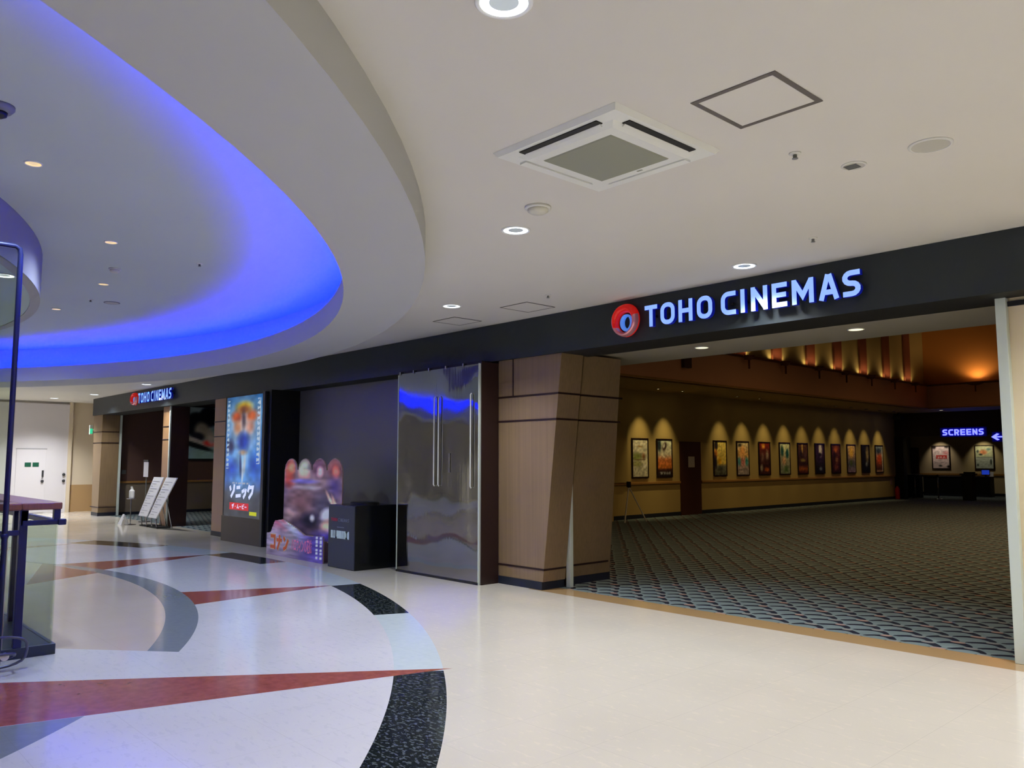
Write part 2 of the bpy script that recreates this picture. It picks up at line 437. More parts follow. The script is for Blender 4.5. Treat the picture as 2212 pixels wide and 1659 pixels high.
def glass_mat(name, tint, rough=0.0):
    m = bpy.data.materials.new(name); m.use_nodes = True; nt = m.node_tree
    for n in list(nt.nodes): nt.nodes.remove(n)
    out = nt.nodes.new('ShaderNodeOutputMaterial'); tr = nt.nodes.new('ShaderNodeBsdfTransparent'); gl = nt.nodes.new('ShaderNodeBsdfGlossy')
    fr = nt.nodes.new('ShaderNodeFresnel'); mx = nt.nodes.new('ShaderNodeMixShader'); fr.inputs[0].default_value = 1.5
    fr.inputs[0].default_value = 1.35; tr.inputs[0].default_value = (*s2l(tint), 1); gl.inputs['Roughness'].default_value = rough
    ge = nt.nodes.new('ShaderNodeNewGeometry'); mm = nt.nodes.new('ShaderNodeMath'); mm.operation = 'SUBTRACT'; mm.inputs[0].default_value = 1.0
    m3 = nt.nodes.new('ShaderNodeMath'); m3.operation = 'MULTIPLY'; nt.links.new(ge.outputs['Backfacing'], mm.inputs[1])
    nt.links.new(fr.outputs[0], m3.inputs[0]); nt.links.new(mm.outputs[0], m3.inputs[1]); nt.links.new(m3.outputs[0], mx.inputs[0]); nt.links.new(tr.outputs[0], mx.inputs[1]); nt.links.new(gl.outputs[0], mx.inputs[2])
    nt.links.new(mx.outputs[0], out.inputs[0]); return m
M_glass = glass_mat('pane_glass', (236, 241, 234))

# ------------------------------------------------------------------ the setting
ZC = 3.43
struct('floor', box(-28.6, 9, -20, 7.5, -0.1, 0), M_floor)
cp = struct('floor_carpet', box(-25.75, 5, 7.5, 42, -0.1, 0.0), M_carpet)

def polar(cx, cy, r, n=160, a0=0, a1=360):
    return [(cx + r * math.cos(math.radians(a0 + (a1-a0)*i/n)), cy + r * math.sin(math.radians(a0 + (a1-a0)*i/n))) for i in range(n)]
# main ceiling with the round opening
def ceiling_mesh(x0, x1, y0, y1, cx, cy, r, z, th):
    n = 192; inner = polar(cx, cy, r, n); bm = bmesh.new()
    def hit(p):
        dx, dy = p[0]-cx, p[1]-cy; ts = []
        if dx > 1e-9: ts.append((x1-cx)/dx)
        if dx < -1e-9: ts.append((x0-cx)/dx)
        if dy > 1e-9: ts.append((y1-cy)/dy)
        if dy < -1e-9: ts.append((y0-cy)/dy)
        k = min(ts); return (cx + dx*k, cy + dy*k)
    outer = [hit(p) for p in inner]
    for zz, flip in ((z, False), (z + th, True)):
        I = [bm.verts.new((*p, zz)) for p in inner]; O = [bm.verts.new((*p, zz)) for p in outer]
        for i in range(n):
            j = (i+1) % n; a, b = outer[i], outer[j]
            cor = None
            if abs(a[0]-b[0]) > 1e-6 and abs(a[1]-b[1]) > 1e-6:
                cor = bm.verts.new((x1 if (max(a[0], b[0]) > cx + 2 and abs(max(a[0],b[0])-x1) < 1e-6) else x0, y1 if abs(max(a[1], b[1]) - y1) < 1e-6 else y0, zz))
            f = [I[i], O[i]] + ([cor] if cor else []) + [O[j], I[j]]
            bm.faces.new(f if not flip else f[::-1])
    return bm
RO = (-12.72, -6.4, 12.696); RI = (-12.4, -5.83, 11.342); RB = (-12.4, -5.83, 11.85)
struct('ceiling', ceiling_mesh(-28.6, 9, -20, 7.3, *RO, ZC, 0.02), M_ceil)
def cyl_wall(cx, cy, r, z0, z1, bm, mi=0, n=192):
    A = [bm.verts.new((*p, z0)) for p in polar(cx, cy, r, n)]; B = [bm.verts.new((*p, z1)) for p in polar(cx, cy, r, n)]
    for i in range(n):
        f = bm.faces.new((A[i], A[(i+1) % n], B[(i+1) % n], B[i])); f.material_index = mi; f.smooth = True
def annulus(c1, c2, z, bm, mi=0, n=192):
    A = [bm.verts.new((*p, z)) for p in polar(*c1, n)]; B = [bm.verts.new((*p, z)) for p in polar(*c2, n)]
    for i in range(n):
        f = bm.faces.new((A[i], A[(i+1) % n], B[(i+1) % n], B[i])); f.material_index = mi
bm = bmesh.new(); cyl_wall(*RO, 3.18, ZC + .01, bm); annulus(RO, RI, 3.18, bm); cyl_wall(*RI, 3.18, 3.46, bm)
cyl_wall(RI[0], RI[1], RI[2] + .04, 3.40, 3.46, bm); annulus((RI[0], RI[1], RI[2] + .04), RI, 3.46, bm)
annulus(RB, (RI[0], RI[1], RI[2] + .04), 3.40, bm)
ring = struct('ceiling_ring', bm, M_ring)
bm = bmesh.new(); cyl_wall(*RB, 3.40, 3.90, bm)
vs = [bm.verts.new((*p, 3.90)) for p in polar(*RB, 192)]; bm.faces.new(vs)
struct('ceiling_raised', bm, M_upper)
# blue LED strip on the shelf behind the ring's lip
M_led = mat('blue_led', (0, 40, 255), 0.5, emit=(0, 20, 255), es=BLUE * 40)
bm = bmesh.new(); annulus((RI[0], RI[1], RI[2] + .17), (RI[0], RI[1], RI[2] + .13), 3.42, bm)
cyl_wall(RI[0], RI[1], RI[2] + .17, 3.401, 3.42, bm); cyl_wall(RI[0], RI[1], RI[2] + .13, 3.401, 3.42, bm)
tag(obj('led_strip', bm, M_led), 'blue glowing light strip hidden behind the lip of the round ceiling ring', 'light strip')
# dropped disc inside
DK = (-11.92, -5.37, 7.74)
bm = bmesh.new(); cyl_wall(*DK, 3.40, 3.90, bm); annulus(DK, (DK[0], DK[1], DK[2] - .10), 3.395, bm)
cyl_wall(DK[0], DK[1], DK[2] - .10, 3.395, 3.405, bm)
for f in list(bm.faces)[:192]: f.material_index = 2
vs = [bm.verts.new((*p, 3.405)) for p in polar(DK[0], DK[1], DK[2] - .10, 192)]; f = bm.faces.new(vs); f.material_index = 1
struct('ceiling_disc', bm, [M_ring, M_disc, paint_wall('drum_blue_light_tint', (140, 138, 160), .85)])  # drum side coloured dull violet to imitate the blue cove light on it

# fascia over the cinema front
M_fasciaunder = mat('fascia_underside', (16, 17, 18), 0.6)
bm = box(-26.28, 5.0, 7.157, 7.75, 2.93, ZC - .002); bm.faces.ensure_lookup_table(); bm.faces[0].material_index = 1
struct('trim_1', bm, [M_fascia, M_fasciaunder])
# soffit just inside the entrance
struct('ceiling_soffit', box(-9.6, 5, 7.75, 9.17, 2.985, 3.05), M_soffit)
struct('wall_header', box(-9.6, 5, 9.13, 9.17, 3.05, 7.2), M_upperwall)
# right of the opening: cream wall with its aluminium shutter guide and baseboard
w = struct('wall_right_front', box(-2.09, 5, 7.46, 7.75, 0, 2.93), M_cream)
struct('baseboard_right', box(-2.09, 5, 7.445, 7.46, 0, 0.11), M_navy)
struct('trim_2', box(-2.165, -2.085, 7.40, 7.56, 0, 2.93, bev=.004), M_alu)
struct('trim_3', box(-2.09, 5, 7.44, 7.47, 2.86, 2.90), M_black)
# far left wall with the white fire doors
struct('wall_left', box(-28.6, -28.3, -20, 7.09, 0, 3.45), M_plain)
struct('wall_left_beige', box(-28.55, -28.33, 7.09, 12, 0.84, 3.6), M_beige)
struct('wall_left_dado', box(-28.55, -28.32, 7.09, 12, 0, 0.84), M_tan)
struct('wall_left_end', box(-28.6, -26.1, 12, 12.2, 0, 3.6), M_beige)
struct('ceiling_left_end', box(-28.6, -26.28, 7.3, 12, 3.43, 3.5), M_ceil)
struct('floor_left_end', box(-28.6, -25.75, 7.5, 12, -0.1, -0.0), M_floor)
d = struct('door_1', box(-28.33, -28.24, 4.9, 7.02, 0, 3.36, bev=.004), M_white)
struct('door_leaf', box(-28.243, -28.225, 5.62, 6.42, 0.02, 1.95, bev=.003), M_white, d)
struct('lintel', box(-28.243, -28.222, 5.60, 6.44, 1.95, 1.965), M_greyplastic, d)
for y_, z_ in ((6.34, .97), (6.93, .97), (6.93, 1.165)):
    obj('door_handle', lathe([(0.0, -.0), (.04, 0), (.045, .03), (.02, .04), (0, .042)], 16, at=(-28.225, y_, z_), axis='X'), M_rubber, d)
obj('door_lever', box(-28.225, -28.18, 6.32, 6.37, 1.10, 1.30, bev=.008), M_rubber, d)
for y_ in (5.85, 6.06):
    obj('door_sign', box(-28.225, -28.218, y_, y_ + .17, 1.41, 1.54), M_green, d)
struct('trim_4', box(-28.33, -28.2, 7.02, 7.12, 0, 3.43), M_beige)
struct('trim_5', box(-28.33, -28.2, 4.80, 4.9, 0, 3.43), M_plain)
# rear walls of the concourse behind the photographer
struct('wall_back', box(-28.6, 9, -20.2, -20, 0, 3.45), M_plain)
struct('wall_right', box(8.8, 9, -20, 7.2, 0, 3.45), M_beige)

# ---- second opening: entrance area on the left
struct('wall_entrance', box(-25.9, -25.7, 7.75, 15, 0.99, 3.4), mat('dark_brown_wall', (92, 66, 56), 0.6))
struct('wall_entrance_dado', box(-25.9, -25.69, 7.75, 15, 0.08, 0.93), mat('grey_dado', (122, 108, 90), 0.65))
struct('trim_6', box(-25.9, -25.66, 7.75, 15, 0.93, 0.99, bev=.008), M_rail)
struct('baseboard_left', box(-25.9, -25.675, 7.75, 15, 0, 0.08), M_navy)
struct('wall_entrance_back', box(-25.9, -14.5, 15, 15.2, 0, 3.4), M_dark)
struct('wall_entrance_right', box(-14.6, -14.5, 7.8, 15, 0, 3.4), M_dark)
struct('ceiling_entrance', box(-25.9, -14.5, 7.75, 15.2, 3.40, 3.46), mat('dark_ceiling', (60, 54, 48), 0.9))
# ---- recess behind the standee
struct('wall_recess', box(-14.4, -8.2, 7.55, 7.7, 0.0, 2.93), M_back)
struct('wall_recess_side', box(-14.5, -14.25, 6.96, 7.7, 0, 2.93), M_black)

# ---- lobby
XW = -14.36
struct('wall_gallery', box(XW - .2, XW, 17.42, 36.0, 1.0, 3.57), M_lobbywall)
struct('wall_gallery_dado', box(XW - .2, XW + .005, 16.6, 35.0, 0.1, 0.93), M_lobbywall)
struct('trim_7', box(XW - .1, XW + .05, 16.6, 19.9, 0.93, 1.0, bev=.01), M_rail)
struct('trim_8', box(XW - .1, XW + .05, 20.98, 35.0, 0.93, 1.0, bev=.01), M_rail)
struct('baseboard_gallery', box(XW - .1, XW + .02, 16.6, 19.9, 0, 0.11), M_navy)
struct('baseboard_gallery_rear', box(XW - .1, XW + .02, 20.98, 35.0, 0, 0.11), M_navy)
struct('wall_gallery_front', box(XW - .2, XW + .08, 16.6, 17.42, 1.0, 3.57), M_lobbywall)
struct('wall_lobby_front', box(XW - .2, -14.1, 9.17, 16.6, 0, 3.57), M_lobbywall)
struct('wall_lobby_left', box(-14.3, -8.1, 9.0, 9.13, 0, 3.57), M_dark)
struct('ceiling_gallery', box(XW - .2, -12.05, 9.17, 36.0, 3.57, 3.62), M_lobbywall)
struct('wall_bulkhead', box(-12.3, -12.0, 9.17, 32.6, 3.57, 4.42), M_bulk)
struct('wall_bulkhead_end', box(-12.3, 4, 32.6, 32.9, 3.57, 4.42), M_bulk)
struct('trim_9', box(-12.34, -11.92, 9.17, 32.66, 4.42, 4.475, bev=.01), M_trim)
struct('trim_10', box(-11.92, 4, 32.52, 32.9, 4.42, 4.475, bev=.01), M_trim)
struct('trim_11', box(-12.06, -11.97, 9.17, 32.6, 3.55, 3.60, bev=.008), M_rail)
struct('trim_12', box(-11.97, 4, 32.56, 32.65, 3.55, 3.60, bev=.008), M_rail)
struct('wall_upper', box(-12.4, -12.15, 9.17, 32.75, 4.475, 7.2), M_upperwall)
struct('wall_upper_end', box(-12.15, 4, 32.72, 32.95, 4.475, 7.2), M_orange)
struct('ceiling_lobby', box(-12.4, 4, 9.13, 33.0, 7.2, 7.3), M_dark)
struct('ceiling_rear', box(-12.05, 4, 32.9, 36.0, 3.57, 3.62), M_soffit)
struct('wall_lobby_right', box(4, 4.2, 7.7, 42, 0, 7.2), M_bulk)
# rear portal and corridor
struct('wall_portal', box(XW, 4, 35.2, 35.5, 2.60, 3.57), mat('portal_header', (52, 34, 26), 0.6))
struct('trim_13', box(XW - .35, -14.02, 35.15, 35.5, 0, 2.60), M_black)
struct('wall_portal_left', box(-16.2, XW - .35, 35.2, 35.5, 0, 3.57), M_dark)
struct('wall_corridor_left', box(-16.2, -16.0, 35.5, 41, 0, 2.75), mat('grey_corridor_wall', (120, 120, 108), .7))
struct('wall_corridor_back', box(-16.2, 4, 41, 41.2, 1.0, 2.75), M_lobbywall2)
struct('wall_corridor_dado', box(-16.2, 4, 40.99, 41.2, 0.12, 0.92), M_lobbywall2)
struct('baseboard_corridor', box(-15.6, 4, 40.97, 41.2, 0, 0.12), M_navy)
struct('trim_14', box(-15.6, 4, 40.95, 41.2, 0.92, 1.0), M_rail)
struct('ceiling_corridor', box(-16.2, 4, 35.5, 41.2, 2.75, 2.8), M_soffit)
d = struct('door_2', box(XW - .05, XW + .035, 19.92, 20.96, 0, 2.16, bev=.004), M_lobbydoor)
obj('paper_notice', box(XW + .035, XW + .040, 20.30, 20.62, 1.40, 1.72), mat('notice_paper', (190, 184, 176), .6), d)
d2 = struct('door_3', box(-15.98, -15.62, 40.93, 41.0, 0, 2.22, bev=.004), M_lobbydoor)
obj('door_panel', box(-15.93, -15.66, 40.915, 40.93, 0.2, 2.1, bev=.003), M_lobbydoor, d2)

# ------------------------------------------------------------------ columns (timber-clad)
def grooves(par, xl, xr, y, zs, depth=.012):
    for z in zs: obj('groove', box(xl, xr, y - depth, y + .01, z - .012, z + .012), M_groove, par)
t = thing('wood_column', 'tapered walnut-clad column left of the wide carpeted entrance', 'column', (-7.7, 7.4, 0))
t.location = (0, 0, 0)
B0, B1 = -8.10, -7.285
T0, T1 = -8.10, -6.93
def xr(z): return B1 + (T1 - B1) * (z / 2.93)
obj('front_cladding', hexa([(B0, 7.205, .1), (xr(.1), 7.205, .1), (xr(.1), 7.60, .1), (B0, 7.60, .1)], [(B0, 7.205, 2.93), (T1, 7.205, 2.93), (T1, 7.60, 2.93), (B0, 7.60, 2.93)]), M_wood, t)
def xr2(z): return -7.36 + (-6.98 + 7.36) * (z / 2.93)
obj('rear_cladding', hexa([(B0, 7.68, .1), (xr2(.1), 7.68, .1), (xr2(.1), 8.55, .1), (B0, 8.55, .1)], [(B0, 7.68, 2.95), (xr2(2.95), 7.68, 2.95), (xr2(2.95), 8.40, 2.95), (B0, 8.40, 2.95)]), M_wood, t)
obj('core', hexa([(B0, 7.5, 0), (xr(0) - .22, 7.5, 0), (xr(0) - .22, 8.4, 0), (B0, 8.4, 0)], [(B0, 7.5, 2.93), (T1 - .22, 7.5, 2.93), (T1 - .22, 8.38, 2.93), (B0, 8.38, 2.93)]), M_groove, t)
obj('base', box(B0, B1 - .002, 7.20, 7.60, 0, .1), M_navy, t)
obj('base', box(B0, -7.352, 7.68, 8.56, 0, .1), M_navy, t)
for z in (2.435, 2.115, .25):
    obj('groove', box(B0, xr(z) + .002, 7.199, 7.22, z - .012, z + .012), M_groove, t)
    obj('groove', box(xr(z) - .02, xr(z) + .003, 7.2, 7.60, z - .012, z + .012), M_groove, t)
    obj('groove', box(xr2(z) - .02, xr2(z) + .003, 7.68, 8.5, z - .012, z + .012), M_groove, t)
obj('groove', box(-7.825, -7.805, 7.199, 7.22, 2.447, 2.93), M_groove, t)
struct('trim_15', box(-7.26, -7.19, 7.61, 7.67, 0, 2.93, bev=.003), M_alu)

t = thing('wood_column', 'narrow walnut-clad column just left of the backlit blue poster pillar', 'column')
obj('cladding', box(-17.42, -16.35, 7.2, 7.75, .1, 2.93), M_woodpale, t)
obj('base', box(-17.42, -16.35, 7.195, 7.75, 0, .1), M_navy, t)
for z in (2.435, 2.115): obj('groove', box(-17.43, -16.34, 7.192, 7.21, z - .012, z + .012), M_groove, t)
t = thing('wood_column', 'walnut-clad corner column at the far left end of the dark fascia', 'column')
obj('cladding', hexa([(-26.12, 7.2, .1), (-25.5, 7.2, .1), (-25.5, 7.68, .1), (-26.12, 7.68, .1)], [(-26.28, 7.2, 2.93), (-25.44, 7.2, 2.93), (-25.44, 7.68, 2.93), (-26.28, 7.68, 2.93)]), M_wood, t)
obj('base', box(-26.12, -25.5, 7.19, 7.69, 0, .1), M_navy, t)
for z in (2.435, 2.115, .25): obj('groove', box(-26.26, -25.44, 7.19, 7.67, z - .012, z + .012), M_groove, t)
struct('trim_16', box(-25.52, -25.44, 7.69, 7.75, 0, 2.93, bev=.003), M_alu)
t = thing('wood_column', 'slim wooden post with a silver edge dividing the left entrance', 'column')
obj('cladding', box(-20.82, -20.32, 7.30, 7.72, 0, 2.93), M_woodpale, t)
obj('side_panel', box(-20.32, -20.28, 7.30, 7.75, 0, 2.93), mat('dark_brown_panel', (58, 34, 28), .45), t)
for z in (2.435, 2.115): obj('groove', box(-20.83, -20.31, 7.292, 7.31, z - .012, z + .012), M_groove, t)
obj('edge_strip', box(-20.325, -20.27, 7.27, 7.30, 0, 2.93), M_alu, t)

# ------------------------------------------------------------------ mirror-dark panel case
t = thing('display_case', 'tall mirror-dark sheet panel standing out left of the walnut column', 'display case')
obj('panel', box(-9.975, -8.13, 6.885, 6.905, 0.03, 2.875), M_mirror, t)
obj('side_panel', box(-8.13, -8.10, 6.905, 7.2, 0, 2.90), mat('brown_side_panel', (44, 26, 24), .4), t)
obj('edge_strip', box(-8.135, -8.118, 6.875, 6.905, 0, 2.88), M_alu, t)
obj('edge_strip', box(-9.985, -9.972, 6.878, 6.905, 0, 2.86), M_alu, t)
obj('base', box(-9.975, -8.13, 6.87, 6.95, 0, .03), M_black, t)
obj('top_rail', box(-9.975, -8.13, 6.93, 7.10, 2.86, 2.92), M_black, t)
for x_ in (-9.93, -9.595, -9.227, -8.843, -8.458):
    obj('clip', box(x_ - .012, x_ + .012, 6.87, 6.93, 2.862, 2.905, bev=.003), M_chrome, t)
for x_, z0, z1 in ((-9.065, 1.25, 2.49), (-8.965, 1.25, 2.49), (-8.27, 1.24, 2.49)):
    obj('handle', tube([(x_, 6.87, z0), (x_, 6.855, z0 + .02), (x_, 6.855, z1 - .02), (x_, 6.87, z1)], .009, 8), mat('pale_steel', (220, 222, 220), .35, .3), t)
obj('lock', box(-8.755, -8.735, 6.872, 6.886, 1.44, 1.70, bev=.003), M_chrome, t)

# ------------------------------------------------------------------ backlit poster pillar
t = thing('poster_pillar', 'tall pillar with a backlit blue film poster above a dark brushed panel', 'lightbox')
obj('body', box(-16.2, -14.36, 6.92, 7.15, 0, 2.90), M_black, t)
obj('lower_panel', box(-16.2, -14.40, 6.90, 6.92, 0.0, .50), M_pillarpanel, t)
obj('frame', box(-14.47, -14.38, 6.895, 6.92, 0.0, 2.90), mat('dark_steel_frame', (60, 62, 66), .35, .6), t)
blue_p = painter([(0, (70, 74, 84)), (.20, (66, 72, 88)), (.30, (44, 92, 190)), (.55, (30, 110, 215)), (.8, (60, 150, 220)), (1, (24, 96, 160))],
    [(.5, .46, .36, .20, (150, 200, 245), .9, 0), (.5, .32, .24, .07, (90, 160, 240), .8, 0), (.5, .78, .34, .15, (200, 190, 190), .8, 0),
     (.30, .83, .14, .045, (196, 84, 40), .5, 0), (.72, .83, .14, .045, (200, 92, 44), .5, 0), (.5, .91, .20, .04, (222, 186, 40), .5, 0),
     (.5, .885, .17, .03, (150, 84, 44), .5, 0), (.33, .74, .1, .05, (218, 150, 110), .6, 0), (.68, .74, .1, .05, (214, 150, 130), .6, 0),
     (.5, .80, .05, .07, (76, 60, 76), .6, 0), (.5, .62, .15, .07, (20, 60, 180), .5, 0), (.5, .53, .1, .02, (190, 160, 140), .6, 0),
     (.44, .43, .03, .08, (30, 50, 110), .6, .15), (.55, .43, .03, .08, (200, 210, 226), .6, -.15), (.5, .35, .02, .08, (220, 230, 245), .6, 0),
     (.15, .58, .08, .05, (40, 40, 90), .6, 0), (.2, .4, .14, .06, (16, 70, 200), .8, 0), (.82, .42, .14, .08, (20, 90, 220), .8, 0)],
    [(.03, .09, .40, .97, (196, 222, 240), 0), (.88, .95, .44, .97, (206, 226, 244), 0), (.22, .70, .268, .280, (190, 196, 216), 60)], 22, 4)
def blue_paint(u, v):
    c = blue_p(u, v)
    if (.03 < u < .09 and .40 < v < .97) or (.88 < u < .95 and .44 < v < .97):
        k = math.sin(v * 150) + .6 * math.sin(v * 61 + u * 90)
        if k < -.1: return blue_p(.12 if u < .5 else .85, v)
    return c
M_light = art_material('backlit_poster_print', 0.6)
art('poster', lambda u, v: (-16.10 + 1.60 * u, 6.905, .50 + 2.37 * v), 60, 150, blue_paint, M_light, t)
M_ltxt = mat('backlit_white_lettering', (200, 205, 230), .5, emit=(196, 204, 232), es=.9)
M_lred = mat('backlit_red_box', (190, 40, 40), .5, emit=(190, 44, 44), es=.8)
M_lyel = mat('yellow_tag', (190, 190, 30), .5, emit=(186, 190, 24), es=.7)
bm = bmesh.new(); xx = -15.86
for i, ch in enumerate(('so', 'ni', 'xtu', 'ku')):
    wd = (.30, .27, .25, .30)[i]; x_ = -15.87 + sum((.30, .27, .25, .30)[:i]); 
    strokes(bm, KANA[ch], .24, (lambda X0, W: lambda u, v, dd: (X0 + u * W, 6.904 - dd, .86 + v * .27 + u * .02))(x_, wd * .92), .004)
obj('title_lettering', bm, M_ltxt, t)
obj('title_box', box(-15.83, -14.98, 6.900, 6.905, .635, .775), M_lred, t)
bm = bmesh.new()
for i, ch in enumerate(('za', 'dot', 'mu', 'bar', 'bi', 'bar')):
    x_ = -15.72 + i * .115
    strokes(bm, KANA[ch], .16, (lambda X0: lambda u, v, dd: (X0 + u * .10, 6.899 - dd, .66 + v * .09))(x_), .003)
obj('title_lettering', bm, M_ltxt, t)
obj('yellow_label', box(-14.93, -14.63, 6.900, 6.905, .555, .625), M_lyel, t)

# ------------------------------------------------------------------ cinema signs
M_face = mat('lit_blue_white_letters', (190, 206, 240), .4, emit=(104, 160, 255), es=.80)
M_side = mat('blue_lit_letter_returns', (10, 30, 190), .4, emit=(0, 14, 160), es=.16)
def letter(bm_f, ch, x0, wd, z0, h, yb, d, sw):
    strokes(bm_f, GL(ch, wd / h, sw), sw, lambda u, v, dd: (x0 + u * h, yb - dd, z0 + v * h), d)
def fascia_sign(label, xs, z0, h, yb, d, logo_c, logo_r, rx=1.0):
    t = thing('cinema_sign', label, 'sign')
    for ch, a, b in xs:
        bm = bmesh.new(); letter(bm, ch, a, b - a, z0, h, yb, d, .20)
        bm.normal_update()
        for f in bm.faces: f.material_index = 0 if f.normal.y < -.9 else 1
        obj('letter_' + ch.lower(), bm, [M_face, M_side], t)
        bm = box((a + b)/2 - .02, (a + b)/2 + .02, yb - .002, 7.157, z0 + h * .45, z0 + h * .55)
        obj('standoff', bm, M_black, t)
    # round emblem: red glossy ring with an off-centre hole, silver rim below, blue inner crescent
    cx, cz = logo_c; Rr = logo_r; n = 40
    def ringmesh(c0, r0, a, b, y0, y1, hole_c, hole_r, mi0, test):
        bm = bmesh.new(); m_ = 6; grid = []
        for k in range(m_ + 1):
            f_ = k / m_; row = []
            for i in range(n):
                an = 2 * PI * i / n
                ox, oz = c0[0] + r0[0] * math.cos(an), c0[1] + r0[1] * math.sin(an)
                ix, iz = hole_c[0] + hole_r[0] * math.cos(an), hole_c[1] + hole_r[1] * math.sin(an)
                bul = math.sin(f_ * PI) ** .6 * (y1 - y0)
                row.append(bm.verts.new((ox + (ix - ox) * f_, y0 - bul, oz + (iz - oz) * f_)))
            grid.append(row)
        back = [[bm.verts.new((v.co.x, y0 + .02, v.co.z)) for v in grid[q]] for q in (0, m_)]
        for k in range(m_):
            for i in range(n):
                j = (i+1) % n; f = bm.faces.new((grid[k][i], grid[k+1][i], grid[k+1][j], grid[k][j]))
                an = 2 * PI * (i + .5) / n; f.material_index = test(an, (k + .5) / m_); f.smooth = True
        for q, g in ((0, grid[0]), (1, grid[m_])):
            for i in range(n):
                j = (i+1) % n; f = bm.faces.new((g[i], g[j], back[q][j], back[q][i]) if q == 0 else (g[i], back[q][i], back[q][j], g[j])); f.material_index = mi0
        for i in range(n):
            j = (i+1) % n; bm.faces.new((back[0][i], back[0][j], back[1][j], back[1][i])).material_index = mi0
        bmesh.ops.recalc_face_normals(bm, faces=bm.faces)
        return bm
    Mr = mat('emblem_red', (206, 26, 18), .18, emit=(205, 22, 14), es=.35); Ms = mat('emblem_silver_pink', (214, 150, 160), .18, .7, emit=(190, 110, 120), es=.12)
    Mb = mat('emblem_blue', (90, 140, 220), .2, .3, emit=(90, 150, 255), es=.5); Mk = mat('emblem_dark', (18, 8, 22), .3)
    low = lambda an, f_: 1 if (math.sin(an) < -.45 or (math.cos(an) < -.55 and math.sin(an) < .3 and f_ < .5) or (math.cos(an) > .7 and f_ < .45 and math.sin(an) < .35)) else 0
    e = obj('emblem', ringmesh((cx, cz), (Rr * rx, Rr), 0, 0, yb - .02, yb + .05, (cx + Rr * rx * .02, cz - Rr * .14), (Rr * rx * .62, Rr * .60), 0, low), [Mr, Ms], t)
    obj('emblem_back', lathe([(Rr * .6, 0), (Rr * .6, .01)], 32, at=(0, 0, 0), axis='Y'), Mk, e)
    k = e.children[0]; k.location = (cx, yb + .005, cz - Rr * .14); k.scale = (rx, 1, 1)
    obj('emblem_crescent', ringmesh((cx, cz - Rr * .14), (Rr * rx * .46, Rr * .52), 0, 0, yb - .01, yb + .02, (cx + Rr * rx * .09, cz - Rr * .14), (Rr * rx * .27, Rr * .36), 0, lambda a, f_: 0), Mb, e)
    return t
XS = [('T', -5.517, -5.346), ('O', -5.304, -5.116), ('H', -5.068, -4.89), ('O', -4.836, -4.649), ('C', -4.547, -4.374), ('I', -4.329, -4.266),
      ('N', -4.205, -4.025), ('E', -3.979, -3.82), ('M', -3.772, -3.554), ('A', -3.508, -3.313), ('S', -3.282, -3.116)]
fascia_sign('large lit TOHO CINEMAS letter sign with red round emblem above the wide entrance', XS, 3.06, .237, 7.11, .05, (-5.81, 3.18), .19, .98)
a0, a1 = -22.02, -19.68; s = (a1 - a0) / (XS[-1][2] - XS[0][1])
XS2 = [(c, a0 + (p - XS[0][1]) * s, a0 + (q - XS[0][1]) * s) for c, p, q in XS]
fascia_sign('small distant lit TOHO CINEMAS sign above the left entrance', XS2, 3.075, .26, 7.11, .05, (-22.36, 3.21), .17, 1.25)

# ------------------------------------------------------------------ pedestal and standee
t = thing('display_pedestal', 'black box pedestal printed with red and white lettering beside the standee', 'pedestal')
obj('body', box(-11.12, -10.36, 6.42, 7.14, 0.0, .935, bev=.004), M_blackgloss, t)
obj('front_panel', box(-11.11, -10.37, 6.412, 6.42, 0.01, .925), mat('charcoal_panel', (48, 52, 54), .4), t)
def word(txt, x0, z0, h, wd, gap, y, m, par, sw=.2, nm='lettering'):
    bm = bmesh.new(); x = x0
    for ch in txt:
        w_ = wd * (.45 if ch == 'I' else 1.25 if ch == 'M' else 1)
        if ch != ' ': strokes(bm, GL(ch, w_ / h, sw), sw, (lambda X0: lambda u, v, dd: (X0 + u * h, y - dd, z0 + v * h))(x), .002)
        x += w_ + gap
    return obj(nm, bm, m, par)
M_pr = mat('red_print', (190, 30, 30), .5); M_pg = mat('grey_print', (112, 116, 120), .5); M_pw = mat('white_print', (206, 222, 226), .5)
word('TOHO', -11.03, .69, .05, .035, .012, 6.4115, M_pr, t); word('CINEMAS', -10.83, .69, .05, .035, .012, 6.4115, M_pg, t)
obj('lettering', box(-10.86, -10.66, 6.4095, 6.4115, .60, .612), M_pg, t)
word('ILLUMINATION', -11.03, .44, .115, .038, .010, 6.4115, M_pw, t, .24)
t = thing('round_plinth', 'small round black base plate lying on top of the lettered pedestal', 'plinth')
obj('plate', lathe([(.22, 0), (.22, .025), (.2, .04), (0, .04)], 32), M_black, t); t.location = (-10.72, 6.80, .935)

